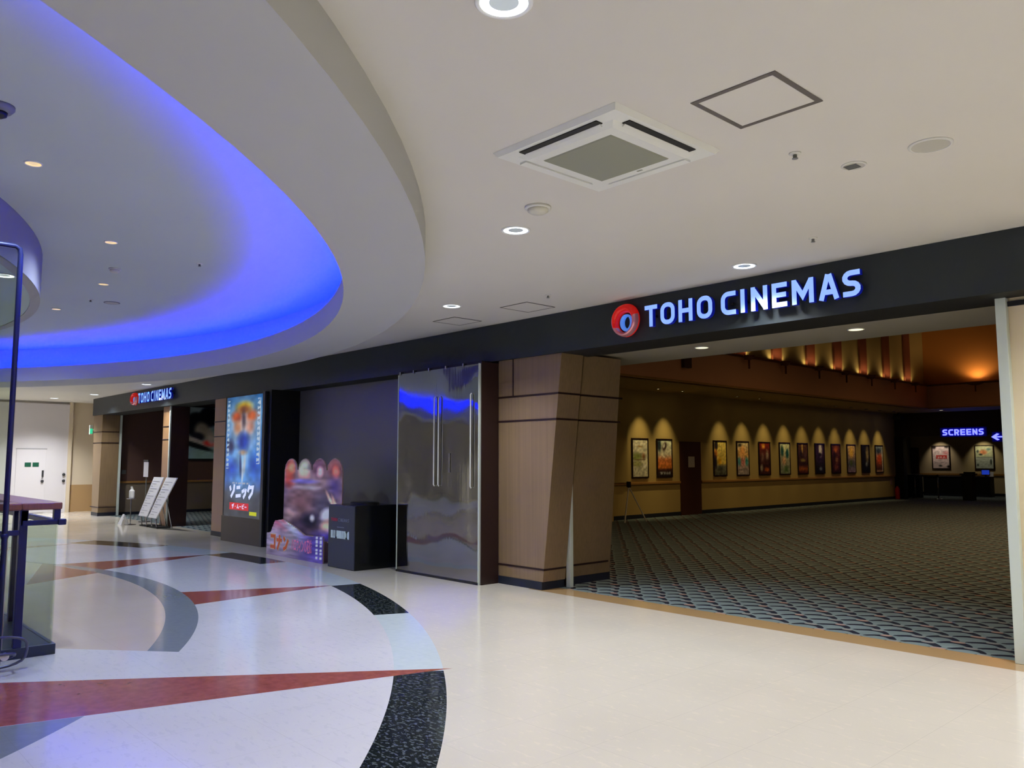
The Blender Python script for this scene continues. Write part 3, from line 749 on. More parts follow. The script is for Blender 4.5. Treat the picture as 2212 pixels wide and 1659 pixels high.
t = thing('film_standee', 'printed cardboard film standee with four rounded tops left of the black pedestal', 'standee')
sx0, sx1, sy = -13.07, -11.14, 6.66
st_p = painter([(0, (70, 54, 62)), (.4, (92, 72, 70)), (.7, (120, 96, 90)), (1, (104, 74, 70))],
    [(.1, .86, .08, .12, (196, 92, 46), .5, 0), (.14, .90, .05, .07, (226, 130, 80), .5, 0), (.09, .72, .09, .08, (150, 56, 28), .6, 0),
     (.36, .9, .09, .09, (176, 184, 150), .5, 0), (.37, .80, .08, .06, (206, 150, 120), .6, 0), (.62, .88, .09, .1, (96, 60, 66), .5, 0), (.64, .84, .05, .06, (214, 168, 156), .5, 0),
     (.88, .88, .09, .1, (120, 60, 46), .5, 0), (.9, .84, .05, .07, (222, 120, 84), .5, 0), (.88, .66, .1, .10, (70, 54, 92), .7, 0),
     (.36, .72, .22, .03, (104, 92, 150), .4, 0), (.40, .64, .2, .025, (158, 150, 150), .5, 0), (.3, .45, .18, .14, (112, 76, 60), .8, 0),
     (.72, .42, .16, .16, (64, 56, 60), .5, 0), (.82, .5, .02, .12, (220, 170, 130), .5, .6), (.9, .45, .02, .12, (214, 160, 120), .5, .5), (.76, .33, .1, .06, (196, 190, 196), .5, .4),
     (.48, .24, .14, .08, (14, 12, 20), .5, 0), (.52, .26, .04, .04, (200, 190, 180), .5, 0), (.78, .17, .12, .08, (206, 160, 120), .4, .3), (.8, .06, .2, .06, (74, 60, 140), .8, 0),
     (.14, .3, .12, .08, (150, 120, 110), .7, 0)], (), 26, 9)
def st_in(u, v):
    if v < .865: return True
    k = int(min(3.999, u * 4)); c = (k + .5) / 4
    return ((u - c) / .118) ** 2 + ((v - .865) / .135) ** 2 < 1
def fan(outline, y0, y1, m, name, par):
    bm = bmesh.new(); A = [bm.verts.new((x, y0, z)) for x, z in outline]; B = [bm.verts.new((x, y1, z)) for x, z in outline]; n = len(A)
    bm.faces.new(A); bm.faces.new(B[::-1])
    for i in range(n): bm.faces.new((A[i], B[i], B[(i+1) % n], A[(i+1) % n]))
    bmesh.ops.recalc_face_normals(bm, faces=bm.faces); return obj(name, bm, m, par)
out = [(sx0, .3), (sx1, .3)]
W4 = (sx1 - sx0) / 4
for k in (3, 2, 1, 0):
    c = sx0 + W4 * (k + .5); out += [(c + W4 * .48 * math.cos(a), 1.40 + .235 * math.sin(a)) for a in [PI * i / 10 for i in range(11)]]
M_card = mat('cardboard_edge', (170, 140, 130), .7)
fan(out, sy, sy + .02, M_card, 'back_board', t)
M_art = art_material('printed_card', 0, .6)
art('printed_face', lambda u, v: (sx0 + .012 + (sx1 - sx0 - .024) * u, sy - .003, .32 + 1.30 * v), 72, 60, bright(st_p, 1.5), M_art, t, st_in)
fr_p = painter([(0, (120, 104, 120)), (.5, (150, 138, 146)), (1, (140, 110, 116))],
    [(.25, .95, .14, .25, (190, 90, 96), .6, 0), (.5, .8, .06, .7, (190, 190, 200), .6, .5), (.7, .5, .05, .6, (170, 170, 184), .6, .8), (.9, .4, .25, .7, (84, 66, 150), .7, 0), (.2, .45, .16, .3, (170, 150, 168), .7, 0)],
    [(.885, .92, y_ * .1, y_ * .1 + .06, (200, 200, 216), 0) for y_ in range(1, 7)] + [(.945, .98, y_ * .1, y_ * .1 + .06, (200, 200, 216), 0) for y_ in range(1, 7)], 26, 5)
fy = 6.50; fx0, fx1 = -13.34, -11.42
fout = [(fx0, 0), (fx1, 0), (fx1, .42), (-12.0, .40), (-12.35, .52), (-12.75, .62), (-13.05, .58), (-13.2, .38), (fx0, .36)]
fan(fout, fy, fy + .02, M_card, 'front_board', t)
def fin(u, v):
    x = fx0 + (fx1 - fx0) * u; z = .62 * v
    pts = fout[2:]
    for i in range(len(pts) - 1):
        a, b = pts[i], pts[i+1]
        if b[0] <= x <= a[0]: return z < a[1] + (b[1] - a[1]) * (x - a[0]) / (b[0] - a[0]) - .005 if abs(b[0]-a[0]) > 1e-6 else True
    return False
art('front_print', lambda u, v: (fx0 + (fx1 - fx0) * u, fy - .003, .62 * v), 90, 36, bright(fr_p, 1.25), M_art, t, fin)
M_or = mat('orange_title', (232, 104, 34), .5); M_yl = mat('cream_title', (236, 200, 150), .5); M_pk = mat('pink_title', (255, 140, 180), .5)
for sw, m_, yy in ((.34, M_yl, fy - .004), (.20, M_or, fy - .008)):
    bm = bmesh.new()
    for i, ch in enumerate(('ko', 'na', 'n')):
        strokes(bm, KANA[ch], sw, (lambda X0: lambda u, v, dd: (X0 + u * .20, yy - dd, .10 + v * .26))(-13.20 + i * .235), .003)
    obj('title_lettering', bm, m_, t)
# pink subtitle (harouin no hanayome), set in the bundled Japanese face
try:
    cu = bpy.data.curves.new('sub', 'FONT'); cu.body = '\u30cf\u30ed\u30a6\u30a3\u30f3\u306e\u82b1\u5ac1'; cu.size = .125; cu.extrude = .001; cu.offset = .002
    tmp = bpy.data.objects.new('sub', cu); C.objects.link(tmp)
    dg = bpy.context.evaluated_depsgraph_get(); me = bpy.data.meshes.new_from_object(tmp.evaluated_get(dg)); bpy.data.objects.remove(tmp)
    me.materials.clear(); me.materials.append(M_pk)
    mx = max(v.co.x for v in me.vertices); k = .68 / mx
    for v in me.vertices: v.co = Vector((-12.44 + v.co.x * k, fy - .006 - v.co.z, .14 + v.co.y * 1.9))
    o = bpy.data.objects.new('subtitle_lettering', me); C.objects.link(o); o.parent = t
except Exception as ex: print('text', ex)
for x_ in (-12.7, -11.6):
    obj('foot', box(x_ - .02, x_ + .02, 6.52, 6.92, 0, .32), M_card, t)

# ------------------------------------------------------------------ white leaflet boards, sanitizer stand, small sign at the left entrance
M_board = mat('white_board', (226, 226, 232), .35)
M_print = mat('fine_grey_print', (176, 176, 184), .5)
def lean_board(label, xb0, xb1, xt0, xt1, zb, zt, y):
    t = thing('leaflet_board', label, 'sign board', ((xb0 + xb1) / 2, y, 0), group='slanted white boards beside the wooden post')
    ox = (xb0 + xb1) / 2
    F = [(xb0 - ox, 0, zb), (xb1 - ox, 0, zb), (xt1 - ox, .16, zt), (xt0 - ox, .16, zt)]
    bm = hexa(F, [(p[0], p[1] + .025, p[2]) for p in F]); bmesh.ops.recalc_face_normals(bm, faces=bm.faces); obj('panel', bm, M_board, t)
    bm = bmesh.new()
    for k in range(14):
        v = .08 + k * .062; a = [F[0][i] + (F[3][i] - F[0][i]) * v for i in range(3)]; b = [F[1][i] + (F[2][i] - F[1][i]) * v for i in range(3)]
        L = lambda f: tuple(a[i] + (b[i] - a[i]) * f for i in range(3))
        p, q_ = L(.1), L(.1 + .75 * (.6 + .4 * math.sin(k * 2.1)))
        hexa([(p[0], p[1] - .003, p[2]), (q_[0], q_[1] - .003, q_[2]), (q_[0], q_[1] - .003, q_[2] + .012), (p[0], p[1] - .003, p[2] + .012)],
             [(p[0], p[1], p[2]), (q_[0], q_[1], q_[2]), (q_[0], q_[1], q_[2] + .012), (p[0], p[1], p[2] + .012)], bm)
    obj('print', bm, M_print, t)
    for dx in (.08, .42):
        x = F[0][0] + dx
        obj('leg', tube([(x, .03, zb + .02), (x + .02, .06, .0)], .014, 8), M_chrome, t)
        obj('leg', tube([(x + .25, .17, zt * .6), (x + .22, .34, 0)], .014, 8), M_chrome, t)
    obj('base', box(F[0][0] + .03, F[1][0] - .03, .02, .36, 0, .03, bev=.005), M_rubber, t)
    return t
lean_board('slanted white board of fine print, the left one of the pair', -21.13, -20.54, -20.62, -19.96, .25, 1.20, 6.9)
lean_board('slanted white board of fine print, nearer the wooden post', -20.44, -19.91, -19.80, -19.12, .24, 1.20, 6.9)
t = thing('post_sign', 'narrow white sign on a thin pole behind the slanted boards', 'sign', (-22.35, 7.46, 0))
obj('pole', tube([(0, 0, .02), (0, 0, 1.62)], .012, 8), M_greyplastic, t)
obj('plate', box(-.17, .17, -.025, -.012, 1.17, 1.56, bev=.004), M_board, t)
obj('cap', box(-.18, .18, -.03, .0, 1.56, 1.62, bev=.004), M_black, t)
obj('base', lathe([(.15, 0), (.15, .015), (.02, .03), (0, .03)], 24), M_rubber, t)
t = thing('sanitizer_stand', 'slim stand holding a pale hand sanitizer bottle left of the boards', 'sanitizer stand', (-21.55, 6.85, 0))
obj('pole', tube([(0, 0, .02), (0, 0, .95)], .014, 8), M_chrome, t)
bt = obj('bottle', lathe([(0, .66), (.06, .66), (.065, .69), (.065, .84), (.03, .89), (.03, .92), (0, .92)], 20, at=(.09, -.02, 0)), M_whiteplastic, t)
obj('pump', box(.02, .10, -.035, -.005, .92, .955, bev=.005), M_whiteplastic, bt)
obj('tray', box(-.02, .17, -.10, .06, .645, .66, bev=.003), M_chrome, t)
obj('base', lathe([(.14, 0), (.14, .012), (.03, .025), (0, .025)], 24), M_chrome, t)
t = thing('floor_sign', 'little white folded floor sign at the foot of the sanitizer stand', 'floor sign', (-21.75, 6.75, 0))
for s_ in (1, -1):
    bm = hexa([(-.14, .09 * s_, 0), (.14, .09 * s_, 0), (.14, .10 * s_, 0), (-.14, .10 * s_, 0)], [(-.04, 0, .26), (.04, 0, .26), (.04, .01 * s_, .26), (-.04, .01 * s_, .26)])
    bmesh.ops.recalc_face_normals(bm, faces=bm.faces); obj('panel', bm, M_board, t)

# big photograph inside the left entrance
t = thing('wall_poster', 'large dark portrait photograph of a bowed black-haired head inside the left entrance', 'picture')
obj('frame', box(-25.695, -25.665, 9.36, 11.4, 1.60, 3.32), M_black, t)
ph = painter([(0, (104, 128, 124)), (.5, (116, 134, 132)), (1, (108, 118, 120))],
   [(.32, .66, .20, .24, (14, 18, 26), .12, 0), (.52, .82, .16, .2, (12, 14, 20), .15, 0), (.42, .54, .12, .17, (132, 122, 104), .3, .3), (.34, .42, .11, .09, (30, 30, 38), .3, 0),
    (.22, .36, .30, .07, (146, 140, 128), .2, -.35), (.30, .26, .32, .05, (20, 24, 28), .25, -.35), (.54, .30, .10, .06, (170, 60, 48), .4, -.2), (.56, .42, .06, .14, (150, 140, 130), .4, .2)], (), 10, 3)
art('print', lambda u, v: (-25.66, 9.40 + 1.96 * u, 1.66 + 1.62 * v), 50, 40, bright(ph, 1.5, 1.05), art_material('satin_print', 0, .3), t)
obj('switch_plate', box(-25.70, -25.68, 7.86, 7.98, 1.20, 1.32, bev=.004), M_greyplastic)['label'] = 'small pale switch plate on the brown wall of the left entrance'
bpy.data.objects['switch_plate']['category'] = 'switch'
t = thing('exit_sign', 'small lit green exit sign projecting beside the far left corner column', 'sign')
obj('housing', box(-26.48, -26.42, 7.13, 7.22, 2.38, 2.66, bev=.006), M_whiteplastic, t)
obj('face', box(-26.42, -26.412, 7.14, 7.21, 2.40, 2.55), M_exit, t)
obj('bracket', box(-26.47, -26.2, 7.22, 7.26, 2.5, 2.54), M_greyplastic, t)

# ------------------------------------------------------------------ framed film posters of the lobby gallery
P = {
 0: ('pale notice poster with two small green pictures, nearest the entrance', [(0, (176, 172, 150)), (1, (196, 190, 168))],
     [(.3, .53, .3, .1, (120, 130, 70), .5, 0), (.72, .55, .1, .08, (130, 90, 60), .5, 0), (.3, .34, .28, .07, (150, 150, 96), .5, 0), (.8, .3, .1, .05, (226, 220, 206), .4, 0)],
     [(.3, .64, .78, .84, (150, 120, 60), 90), (.1, .85, .44, .46, (110, 80, 60), 0), (.12, .8, .39, .405, (80, 90, 60), 0), (.1, .5, .12, .13, (150, 146, 120), 0), (.1, .6, .08, .09, (150, 146, 120), 0)]),
 1: ('poster with a dark looping figure over an orange field, left of the brown door', [(0, (26, 22, 24)), (.18, (60, 30, 26)), (.24, (196, 112, 44)), (.45, (190, 110, 60)), (.6, (196, 186, 160)), (1, (180, 190, 170))],
     [(.12, .85, .14, .16, (26, 40, 48), .4, 0), (.5, .82, .16, .1, (48, 24, 22), .3, .5), (.46, .84, .08, .06, (190, 190, 180), .3, .5), (.4, .56, .16, .02, (240, 220, 200), .4, -.3)],
     [(.15, .9, .06, .13, (150, 150, 150), 30)]),
 2: ('yellow poster with a dark figure down its left side, right of the brown door', [(0, (70, 72, 60)), (.28, (110, 108, 90)), (.34, (196, 168, 76)), (1, (208, 184, 96))],
     [(.18, .88, .14, .14, (30, 22, 26), .3, .2), (.14, .62, .12, .14, (190, 110, 40), .4, 0), (.10, .4, .12, .2, (30, 24, 36), .4, 0), (.45, .42, .12, .1, (216, 160, 30), .5, 0), (.5, .2, .22, .06, (50, 54, 46), .6, 0)], []),
 3: ('pale poster with teal shapes and an orange glow, second right of the brown door', [(0, (150, 140, 136)), (.3, (176, 150, 140)), (.6, (196, 150, 90)), (1, (190, 176, 136))],
     [(.25, .9, .16, .05, (50, 48, 44), .4, 0), (.15, .4, .14, .12, (60, 126, 136), .5, 0), (.82, .4, .14, .12, (50, 130, 130), .5, 0), (.5, .4, .16, .12, (196, 120, 116), .6, 0), (.45, .72, .2, .14, (220, 150, 84), .6, 0)], [(.1, .9, .12, .2, (116, 104, 104), 40)]),
 4: ('dark red and orange poster crowded with small figures, third right of the door', [(0, (56, 22, 20)), (.5, (60, 30, 24)), (1, (130, 34, 22))],
     [(.4, .9, .14, .08, (220, 150, 50), .6, 0), (.75, .62, .12, .14, (150, 130, 110), .6, 0), (.3, .55, .12, .14, (110, 80, 66), .6, 0), (.2, .2, .12, .1, (150, 140, 120), .5, 0), (.7, .15, .2, .06, (190, 96, 30), .5, 0)], []),
 5: ('pale green poster with two teal silhouettes, fourth right of the door', [(0, (120, 130, 110)), (.5, (146, 140, 116)), (1, (206, 210, 166))],
     [(.24, .74, .14, .16, (20, 66, 62), .4, 0), (.75, .66, .14, .14, (16, 76, 78), .4, 0), (.4, .42, .18, .12, (196, 150, 112), .6, 0), (.6, .15, .2, .1, (70, 96, 50), .6, 0)], []),
 6: ('brown and amber poster with a pale centre streak, fifth right of the door', [(0, (60, 22, 18)), (.16, (160, 84, 30)), (.3, (50, 24, 24)), (1, (96, 60, 36))],
     [(.45, .85, .06, .16, (220, 180, 90), .6, 0), (.3, .66, .14, .1, (40, 26, 34), .5, 0), (.5, .44, .26, .05, (140, 120, 60), .5, 0), (.75, .6, .12, .1, (90, 60, 60), .5, 0)], []),
 7: ('dark violet poster with a white peak of light at its top', [(0, (16, 14, 26)), (.3, (40, 30, 46)), (.6, (56, 32, 66)), (1, (44, 26, 54))],
     [(.58, .82, .18, .22, (226, 214, 220), .5, 0), (.5, .64, .2, .06, (24, 16, 32), .5, 0), (.55, .15, .16, .06, (110, 120, 140), .6, 0)], []),
 8: ('deep maroon poster with tangled orange figures, between the violet and the golden ones', [(0, (50, 18, 26)), (1, (100, 44, 28))],
     [(.5, .82, .2, .1, (176, 88, 40), .6, 0), (.3, .6, .12, .14, (36, 16, 22), .6, 0), (.6, .45, .14, .1, (150, 96, 60), .6, 0), (.5, .2, .22, .1, (140, 74, 60), .6, 0)], []),
 9: ('golden poster fading to grey violet below, third from the far end', [(0, (140, 112, 140)), (.3, (84, 86, 96)), (.5, (130, 110, 110)), (1, (200, 160, 110))],
     [(.5, .72, .26, .18, (226, 168, 66), .6, 0), (.45, .35, .14, .1, (70, 84, 40), .5, 0)], []),
 10: ('near-black poster with a pale upright figure on its right, second from the far end', [(0, (14, 12, 24)), (1, (20, 16, 20))],
     [(.72, .66, .18, .3, (150, 130, 90), .6, 0), (.6, .3, .14, .1, (120, 124, 130), .5, 0)], []),
 11: ('white-edged poster with a red and orange crowd, at the far end of the row', [(0, (190, 150, 120)), (.1, (70, 36, 30)), (.4, (170, 80, 50)), (.6, (180, 120, 100)), (.8, (90, 100, 116)), (1, (120, 130, 140))],
     [(.5, .5, .26, .18, (196, 76, 40), .5, 0), (.4, .8, .24, .1, (40, 50, 70), .6, 0), (.92, .5, .06, .6, (200, 196, 180), .3, 0)], []),
}
PY = [(17.68, 18.44), (18.80, 19.55), (21.65, 22.40), (22.96, 23.70), (24.29, 25.03), (25.62, 26.34), (26.88, 27.60), (28.14, 28.88), (29.40, 30.10), (30.68, 31.38), (31.93, 32.60), (33.19, 33.90)]
M_post = art_material('gallery_print', 0, .5)
bmf = bmesh.new()   # one frame shape shared by every copy (local: y width 0.73, z 1.10)
for y0, y1, z0, z1 in ((0, .73, 0, .035), (0, .73, 1.075, 1.11), (0, .035, .035, 1.075), (.695, .73, .035, 1.075)): box(0, .035, y0, y1, z0, z1, bmf)
frame_me = None
def spot_light(name, loc, target, power, color, size, blend, rad=.03, parent=None):
    l = bpy.data.lights.new(name, 'SPOT'); l.energy = power; l.color = color; l.spot_size = size; l.spot_blend = blend; l.shadow_soft_size = rad
    o = bpy.data.objects.new(name, l); C.objects.link(o); o.location = loc
    d = Vector(target) - Vector(loc); o.rotation_euler = d.to_track_quat('-Z', 'Y').to_euler()
    if parent is not None: o.parent = parent; o.location = Vector(loc) - parent.location
    return o
M_bulb = mat('warm_bulb', (255, 240, 200), .5, emit=(255, 236, 180), es=14)
M_spotcan = mat('spot_trim', (60, 50, 34), .5)
spotmesh = None
for i, (y0, y1) in enumerate(PY):
    lab, grad, blobs, bars = P[i]
    t = thing('framed_poster', lab, 'poster', (XW, y0 + .005, 1.115), 0, 'framed film posters along the lobby wall')
    if frame_me is None: fo = obj('frame', bmf, M_frame, t); frame_me = fo.data
    else:
        fo = bpy.data.objects.new('frame', frame_me); C.objects.link(fo); fo.parent = t
    art('print', lambda u, v: (.022, .03 + .67 * u, .03 + 1.05 * v), 22, 44, bright(painter(grad, blobs, bars, 26, 20 + i), 1.15), M_post, t)
    s = thing('recessed_spotlight', 'small recessed spotlight in the lobby soffit above the %s' % (
        'pale notice poster', 'orange poster left of the door', 'yellow poster right of the door', 'teal and orange poster', 'dark red crowded poster', 'pale green poster', 'brown and amber poster',
        'violet poster', 'deep maroon poster', 'golden poster', 'near-black poster', 'white-edged poster at the far end')[i], 'spotlight', (-13.68, (y0 + y1) / 2, 3.57), 0, 'soffit spotlights over the posters')
    if spotmesh is None:
        a_ = obj('trim_ring', lathe([(.045, 0), (.07, 0), (.07, -.012), (.045, -.006), (.045, 0)], 20), M_spotcan, s); b_ = obj('bulb', lathe([(0, -.003), (.043, -.003), (.043, -.001)], 20), M_bulb, s); spotmesh = (a_.data, b_.data)
    else:
        for nm, md in zip(('trim_ring', 'bulb'), spotmesh):
            o = bpy.data.objects.new(nm, md); C.objects.link(o); o.parent = s
    spot_light('spot_beam', (-13.68, (y0 + y1) / 2, 3.55), (XW, (y0 + y1) / 2, 1.45), P_SPOT * (1.35 if i < 2 else (1.0, .8)[i in (6, 7, 8, 10)]), AMBER, math.radians(54), 1.0, .03, s)
# two large posters in the rear corridor
for k, (x0, lab, grad, blobs, bars) in enumerate(((-15.02, 'white poster with a red central banner on the rear corridor wall', [(0, (226, 206, 206)), (1, (232, 214, 216))],
      [(.1, .95, .12, .06, (40, 30, 34), .3, 0), (.85, .97, .12, .05, (50, 40, 40), .3, 0), (.95, .08, .1, .06, (30, 24, 28), .3, 0), (.45, .12, .1, .04, (60, 60, 60), .4, 0), (.8, .7, .16, .08, (236, 160, 166), .6, 0)],
      [(.2, .86, .42, .60, (206, 36, 36), 0), (.26, .8, .46, .54, (238, 190, 190), 40), (.15, .8, .75, .77, (150, 130, 136), 50), (.15, .85, .25, .27, (150, 130, 136), 50)]),
    (-13.16, 'pale blue poster with an orange fish-like shape at the right of the rear corridor', [(0, (176, 190, 196)), (.5, (186, 196, 196)), (.52, (206, 214, 186)), (1, (216, 220, 190))],
      [(.45, .72, .2, .1, (232, 150, 110), .4, 0), (.3, .62, .1, .04, (50, 56, 60), .4, 0), (.14, .76, .06, .06, (70, 80, 90), .4, 0), (.86, .3, .05, .12, (26, 34, 44), .3, 0), (.12, .16, .06, .05, (60, 70, 80), .4, 0), (.75, .85, .12, .04, (110, 150, 160), .5, 0)],
      [(.05, .95, .50, .51, (110, 120, 124), 0)]))):
    t = thing('framed_poster', lab, 'poster', (x0, 40.96, 1.2), 0, 'large posters in the rear corridor')
    bm = bmesh.new()
    for a, b, z0, z1 in ((0, .8, 0, .04), (0, .8, 1.06, 1.1), (0, .04, .04, 1.06), (.76, .8, .04, 1.06)): box(a, b, 0, .04, z0, z1, bm)
    obj('frame', bm, M_frame, t)
    art('print', lambda u, v: (.03 + .74 * u, .01, .03 + 1.04 * v), 26, 36, painter(grad, blobs, bars, 16, 60 + k), M_post, t)
    spot_light('spot_beam', (x0 + .4, 40.3, 2.72), (x0 + .4, 41, 1.7), 26, (1, .84, .62) if k == 0 else (1, .86, .5), math.radians(75), .7, .03, t)

# lobby sconces and pilasters
M_glow = mat('sconce_glow', (255, 170, 110), .5, emit=(255, 180, 130), es=4.5)
M_pil = wood_mat('reddish_pilaster_veneer', (120, 62, 38), (146, 84, 54), .6)
SY = [19.70, 21.67, 23.70, 25.52, 27.38, 29.25, 31.07]
ordn = ['nearest the entrance', 'second along from the entrance', 'third along from the entrance', 'middle one of the seven', 'third from the far corner', 'second from the far corner', 'nearest the far corner']
def sconce(name_label, x, y, z, wide, ax, pw):
    s = thing('wall_sconce', name_label, 'wall lamp', (x, y, z), 0, 'up-lights along the lobby ledge')
    prof = [(0, -.13), (.05, -.12), (.12, -.05), (.14, 0), (.125, 0), (.10, -.045), (0, -.09)]
    o = obj('bowl', lathe(prof, 20), M_trim, s, True); g = obj('glowing_top', lathe([(0, -.03), (.118, -.012), (.118, -.008), (0, -.012)], 20), M_glow, s)
    st = obj('stem', box(-.02 if ax == 'x' else -.02, .02, -.02, .02, -.36, -.11), M_trim, s)
    obj('bracket', box(-.14, -.0, -.02, .02, -.10, -.07) if ax == 'x' else box(-.02, .02, 0, .14, -.10, -.07), M_trim, s)
    for q in (o, g): q.scale = (1, wide, 1) if ax == 'x' else (wide, 1, 1)
    if ax == 'x':
        for dy in (-.33, .33):  # extra side lights without a fitting, added to brighten the pilaster edges
            l = bpy.data.lights.new('up_light', 'SPOT'); l.energy = pw * .16; l.color = (1, .74, .38); l.spot_size = math.radians(150); l.spot_blend = .8; l.shadow_soft_size = .03
            lo = bpy.data.objects.new('up_light', l); C.objects.link(lo); lo.parent = s; lo.location = (-.20, dy, .04); lo.rotation_euler = (PI, 0, 0)
        pw *= .3
    l = bpy.data.lights.new('up_light', 'SPOT'); l.energy = pw; l.color = WARM; l.spot_size = math.radians(150); l.spot_blend = .6; l.shadow_soft_size = .06
    lo = bpy.data.objects.new('up_light', l); C.objects.link(lo); lo.parent = s; lo.location = (0, 0, .02); lo.rotation_euler = (PI, 0, 0)
for i, y_ in enumerate(SY):
    sconce('wall up-light under a reddish pilaster, ' + ordn[i], -11.84, y_, 4.46, 1.4, 'x', P_SCONCE)
    pl = tag(obj('wall_pilaster', box(-12.15, -12.09, y_ - .26, y_ + .26, 4.475, 7.2), M_pil), 'reddish flat pilaster on the upper lobby wall, ' + ordn[i], 'pilaster', 'pilasters on the upper lobby wall')
sconce('wide wall up-light on the orange end wall of the lobby', -10.25, 32.38, 4.46, 2.6, 'y', P_SCONCE * 1.8)

# SCREENS sign
t = thing('screens_sign', 'lit blue SCREENS letter sign over the rear portal', 'sign')
M_scr = mat('blue_neon_letters', (150, 160, 255), .4, emit=(110, 116, 255), es=2.4)
M_scrb = mat('blue_halo', (10, 10, 150), .5, emit=(12, 8, 190), es=.03)  # blue colour stands in for the glow around lit letters
x_ = -12.42; 
for ch in 'SCREENS':
    bm = bmesh.new(); strokes(bm, GL(ch, .80, .21), .21, lambda u, v, dd: (x_ + u * .21, 35.14 - dd, 2.61 + v * .24), .04); obj('letter_' + ch.lower(), bm, M_scr, t)
    x_ += .222
obj('halo_panel', box(-12.52, -10.82, 35.14, 35.2, 2.55, 2.92), M_scrb, t)  # added panel that paints the letters' blue glow on the header
t = thing('arrow_sign', 'small blue lit arrow sign at the right end of the rear portal', 'sign')
bm = bmesh.new(); fn = lambda u, v, dd: (-10.52 + u * .6, 34.9 - dd, 2.36 + v * .3)
strokes(bm, [[(0, .5), (.9, .5)], [(.3, .9), (0, .5), (.3, .1)]], .16, fn, .03); obj('arrow', bm, M_scr, t)
obj('panel', box(-10.56, -9.86, 34.9, 34.96, 2.32, 2.70), M_scrb, t)
obj('hanger', box(-10.3, -10.27, 34.91, 34.94, 2.70, 3.57), M_black, t)

# rear furniture
t = thing('ticket_podium', 'tall black ticket podium standing before the rear portal', 'podium', (-11.8, 35.9, 0))
obj('body', box(-.2, .2, -.18, .18, .0, 1.02, bev=.01), M_black, t); obj('top', box(-.27, .27, -.2, .2, 1.02, 1.08, bev=.01), M_black, t); obj('hood', box(-.2, .2, .05, .2, 1.08, 1.14, bev=.01), M_black, t)
t = thing('reception_counter', 'long dark counter along the rear corridor wall', 'counter', (-13.6, 39.6, 0))
obj('body', box(-1.35, 1.45, 0, .5, 0, .86), M_black, t); obj('worktop', box(-1.38, 1.48, -.04, .54, .86, .90, bev=.006), mat('dark_worktop', (50, 44, 60), .25), t); obj('kick_panel', box(-1.3, 1.4, -.01, 0, 0, .1), M_navy, t)
t = thing('monitor', 'small monitor with blue screen on the right end of the dark counter', 'monitor', (-12.35, 39.7, .90))
obj('screen', box(-.17, .17, 0, .03, .06, .30, bev=.006), M_black, t); obj('display', box(-.15, .15, -.004, 0, .085, .28), mat('blue_display', (30, 50, 140), .3, emit=(30, 56, 170), es=.8), t); obj('stand', box(-.03, .03, .0, .04, 0, .07), M_black, t)
t = thing('paper_card', 'white paper card standing beside the blue monitor', 'card', (-12.13, 39.72, .90)); 
bm = hexa([(-.08, 0, 0), (.08, 0, 0), (.08, .01, 0), (-.08, .01, 0)], [(-.08, .05, .2), (.08, .05, .2), (.08, .06, .2), (-.08, .06, .2)]); obj('card', bm, M_board, t)
def stanchion(label, x, y):
    t = thing('queue_stanchion', label, 'stanchion', (x, y, 0), 0, 'queue posts before the rear portal')
    obj('base', lathe([(.17, 0), (.17, .015), (.05, .035), (.025, .04), (0, .04)], 24), M_chrome, t, True); obj('post', tube([(0, 0, .03), (0, 0, .95)], .025, 12), M_chrome, t, True)
    obj('belt_head', lathe([(0, .93), (.035, .93), (.035, 1.0), (.02, 1.02), (0, 1.02)], 16), M_black, t)
stanchion('chrome queue post left of the portal, by the dark cabinet', -14.05, 36.3); stanchion('chrome queue post in the middle of the portal, left of the podium', -13.05, 36.1)
tag(obj('queue_belt', box(-14.02, -13.08, 36.18, 36.22, .93, .97), M_black), 'black belt stretched between the two chrome queue posts', 'belt')
t = thing('cabinet', 'dark waist-high cabinet just inside the left of the rear portal', 'cabinet', (-14.55, 36.9, 0))
obj('body', box(-.3, .45, 0, .4, 0, 1.0, bev=.01), M_black, t); obj('door', box(-.28, .43, -.015, 0, .05, .95), M_blackgloss, t)
def extinguisher(label, x, y):
    t = thing('fire_extinguisher', label, 'fire extinguisher', (x, y, 0))
    obj('cylinder', lathe([(0, 0), (.09, 0), (.095, .03), (.095, .42), (.05, .5), (.03, .54), (0, .54)], 20), M_red, t, True); obj('valve', box(-.03, .03, -.03, .03, .54, .60, bev=.006), M_black, t)
    obj('hose', tube([(.03, 0, .58), (.11, 0, .5), (.12, 0, .3), (.1, 0, .15)], .012, 8), M_black, t)
extinguisher('red fire extinguisher at the far end of the gallery wall', -14.2, 34.85)
t = thing('fire_box', 'red upright fire hose box at the right side of the rear corridor', 'fire box')
obj('body', box(-10.98, -10.4, 37.9, 38.1, .35, 1.25, bev=.01), M_red, t); obj('door', box(-10.94, -10.44, 37.885, 37.9, .4, 1.2, bev=.005), M_red, t); obj('stand', box(-10.9, -10.5, 37.93, 38.07, 0, .35), M_black, t)
t = thing('ceiling_projector', 'black fixture hanging in the far corner of the lobby soffit', 'projector')
obj('body', box(-14.0, -13.68, 34.2, 34.6, 3.28, 3.44, bev=.02), M_black, t); obj('bracket', box(-13.87, -13.81, 34.37, 34.43, 3.44, 3.57), M_black, t)
t = thing('small_notice', 'small pinkish notice plate low on the end of the gallery wall', 'notice')
obj('plate', box(XW, XW + .012, 34.55, 34.72, .60, .84), mat('pinkish_plate', (190, 150, 140), .5), t)
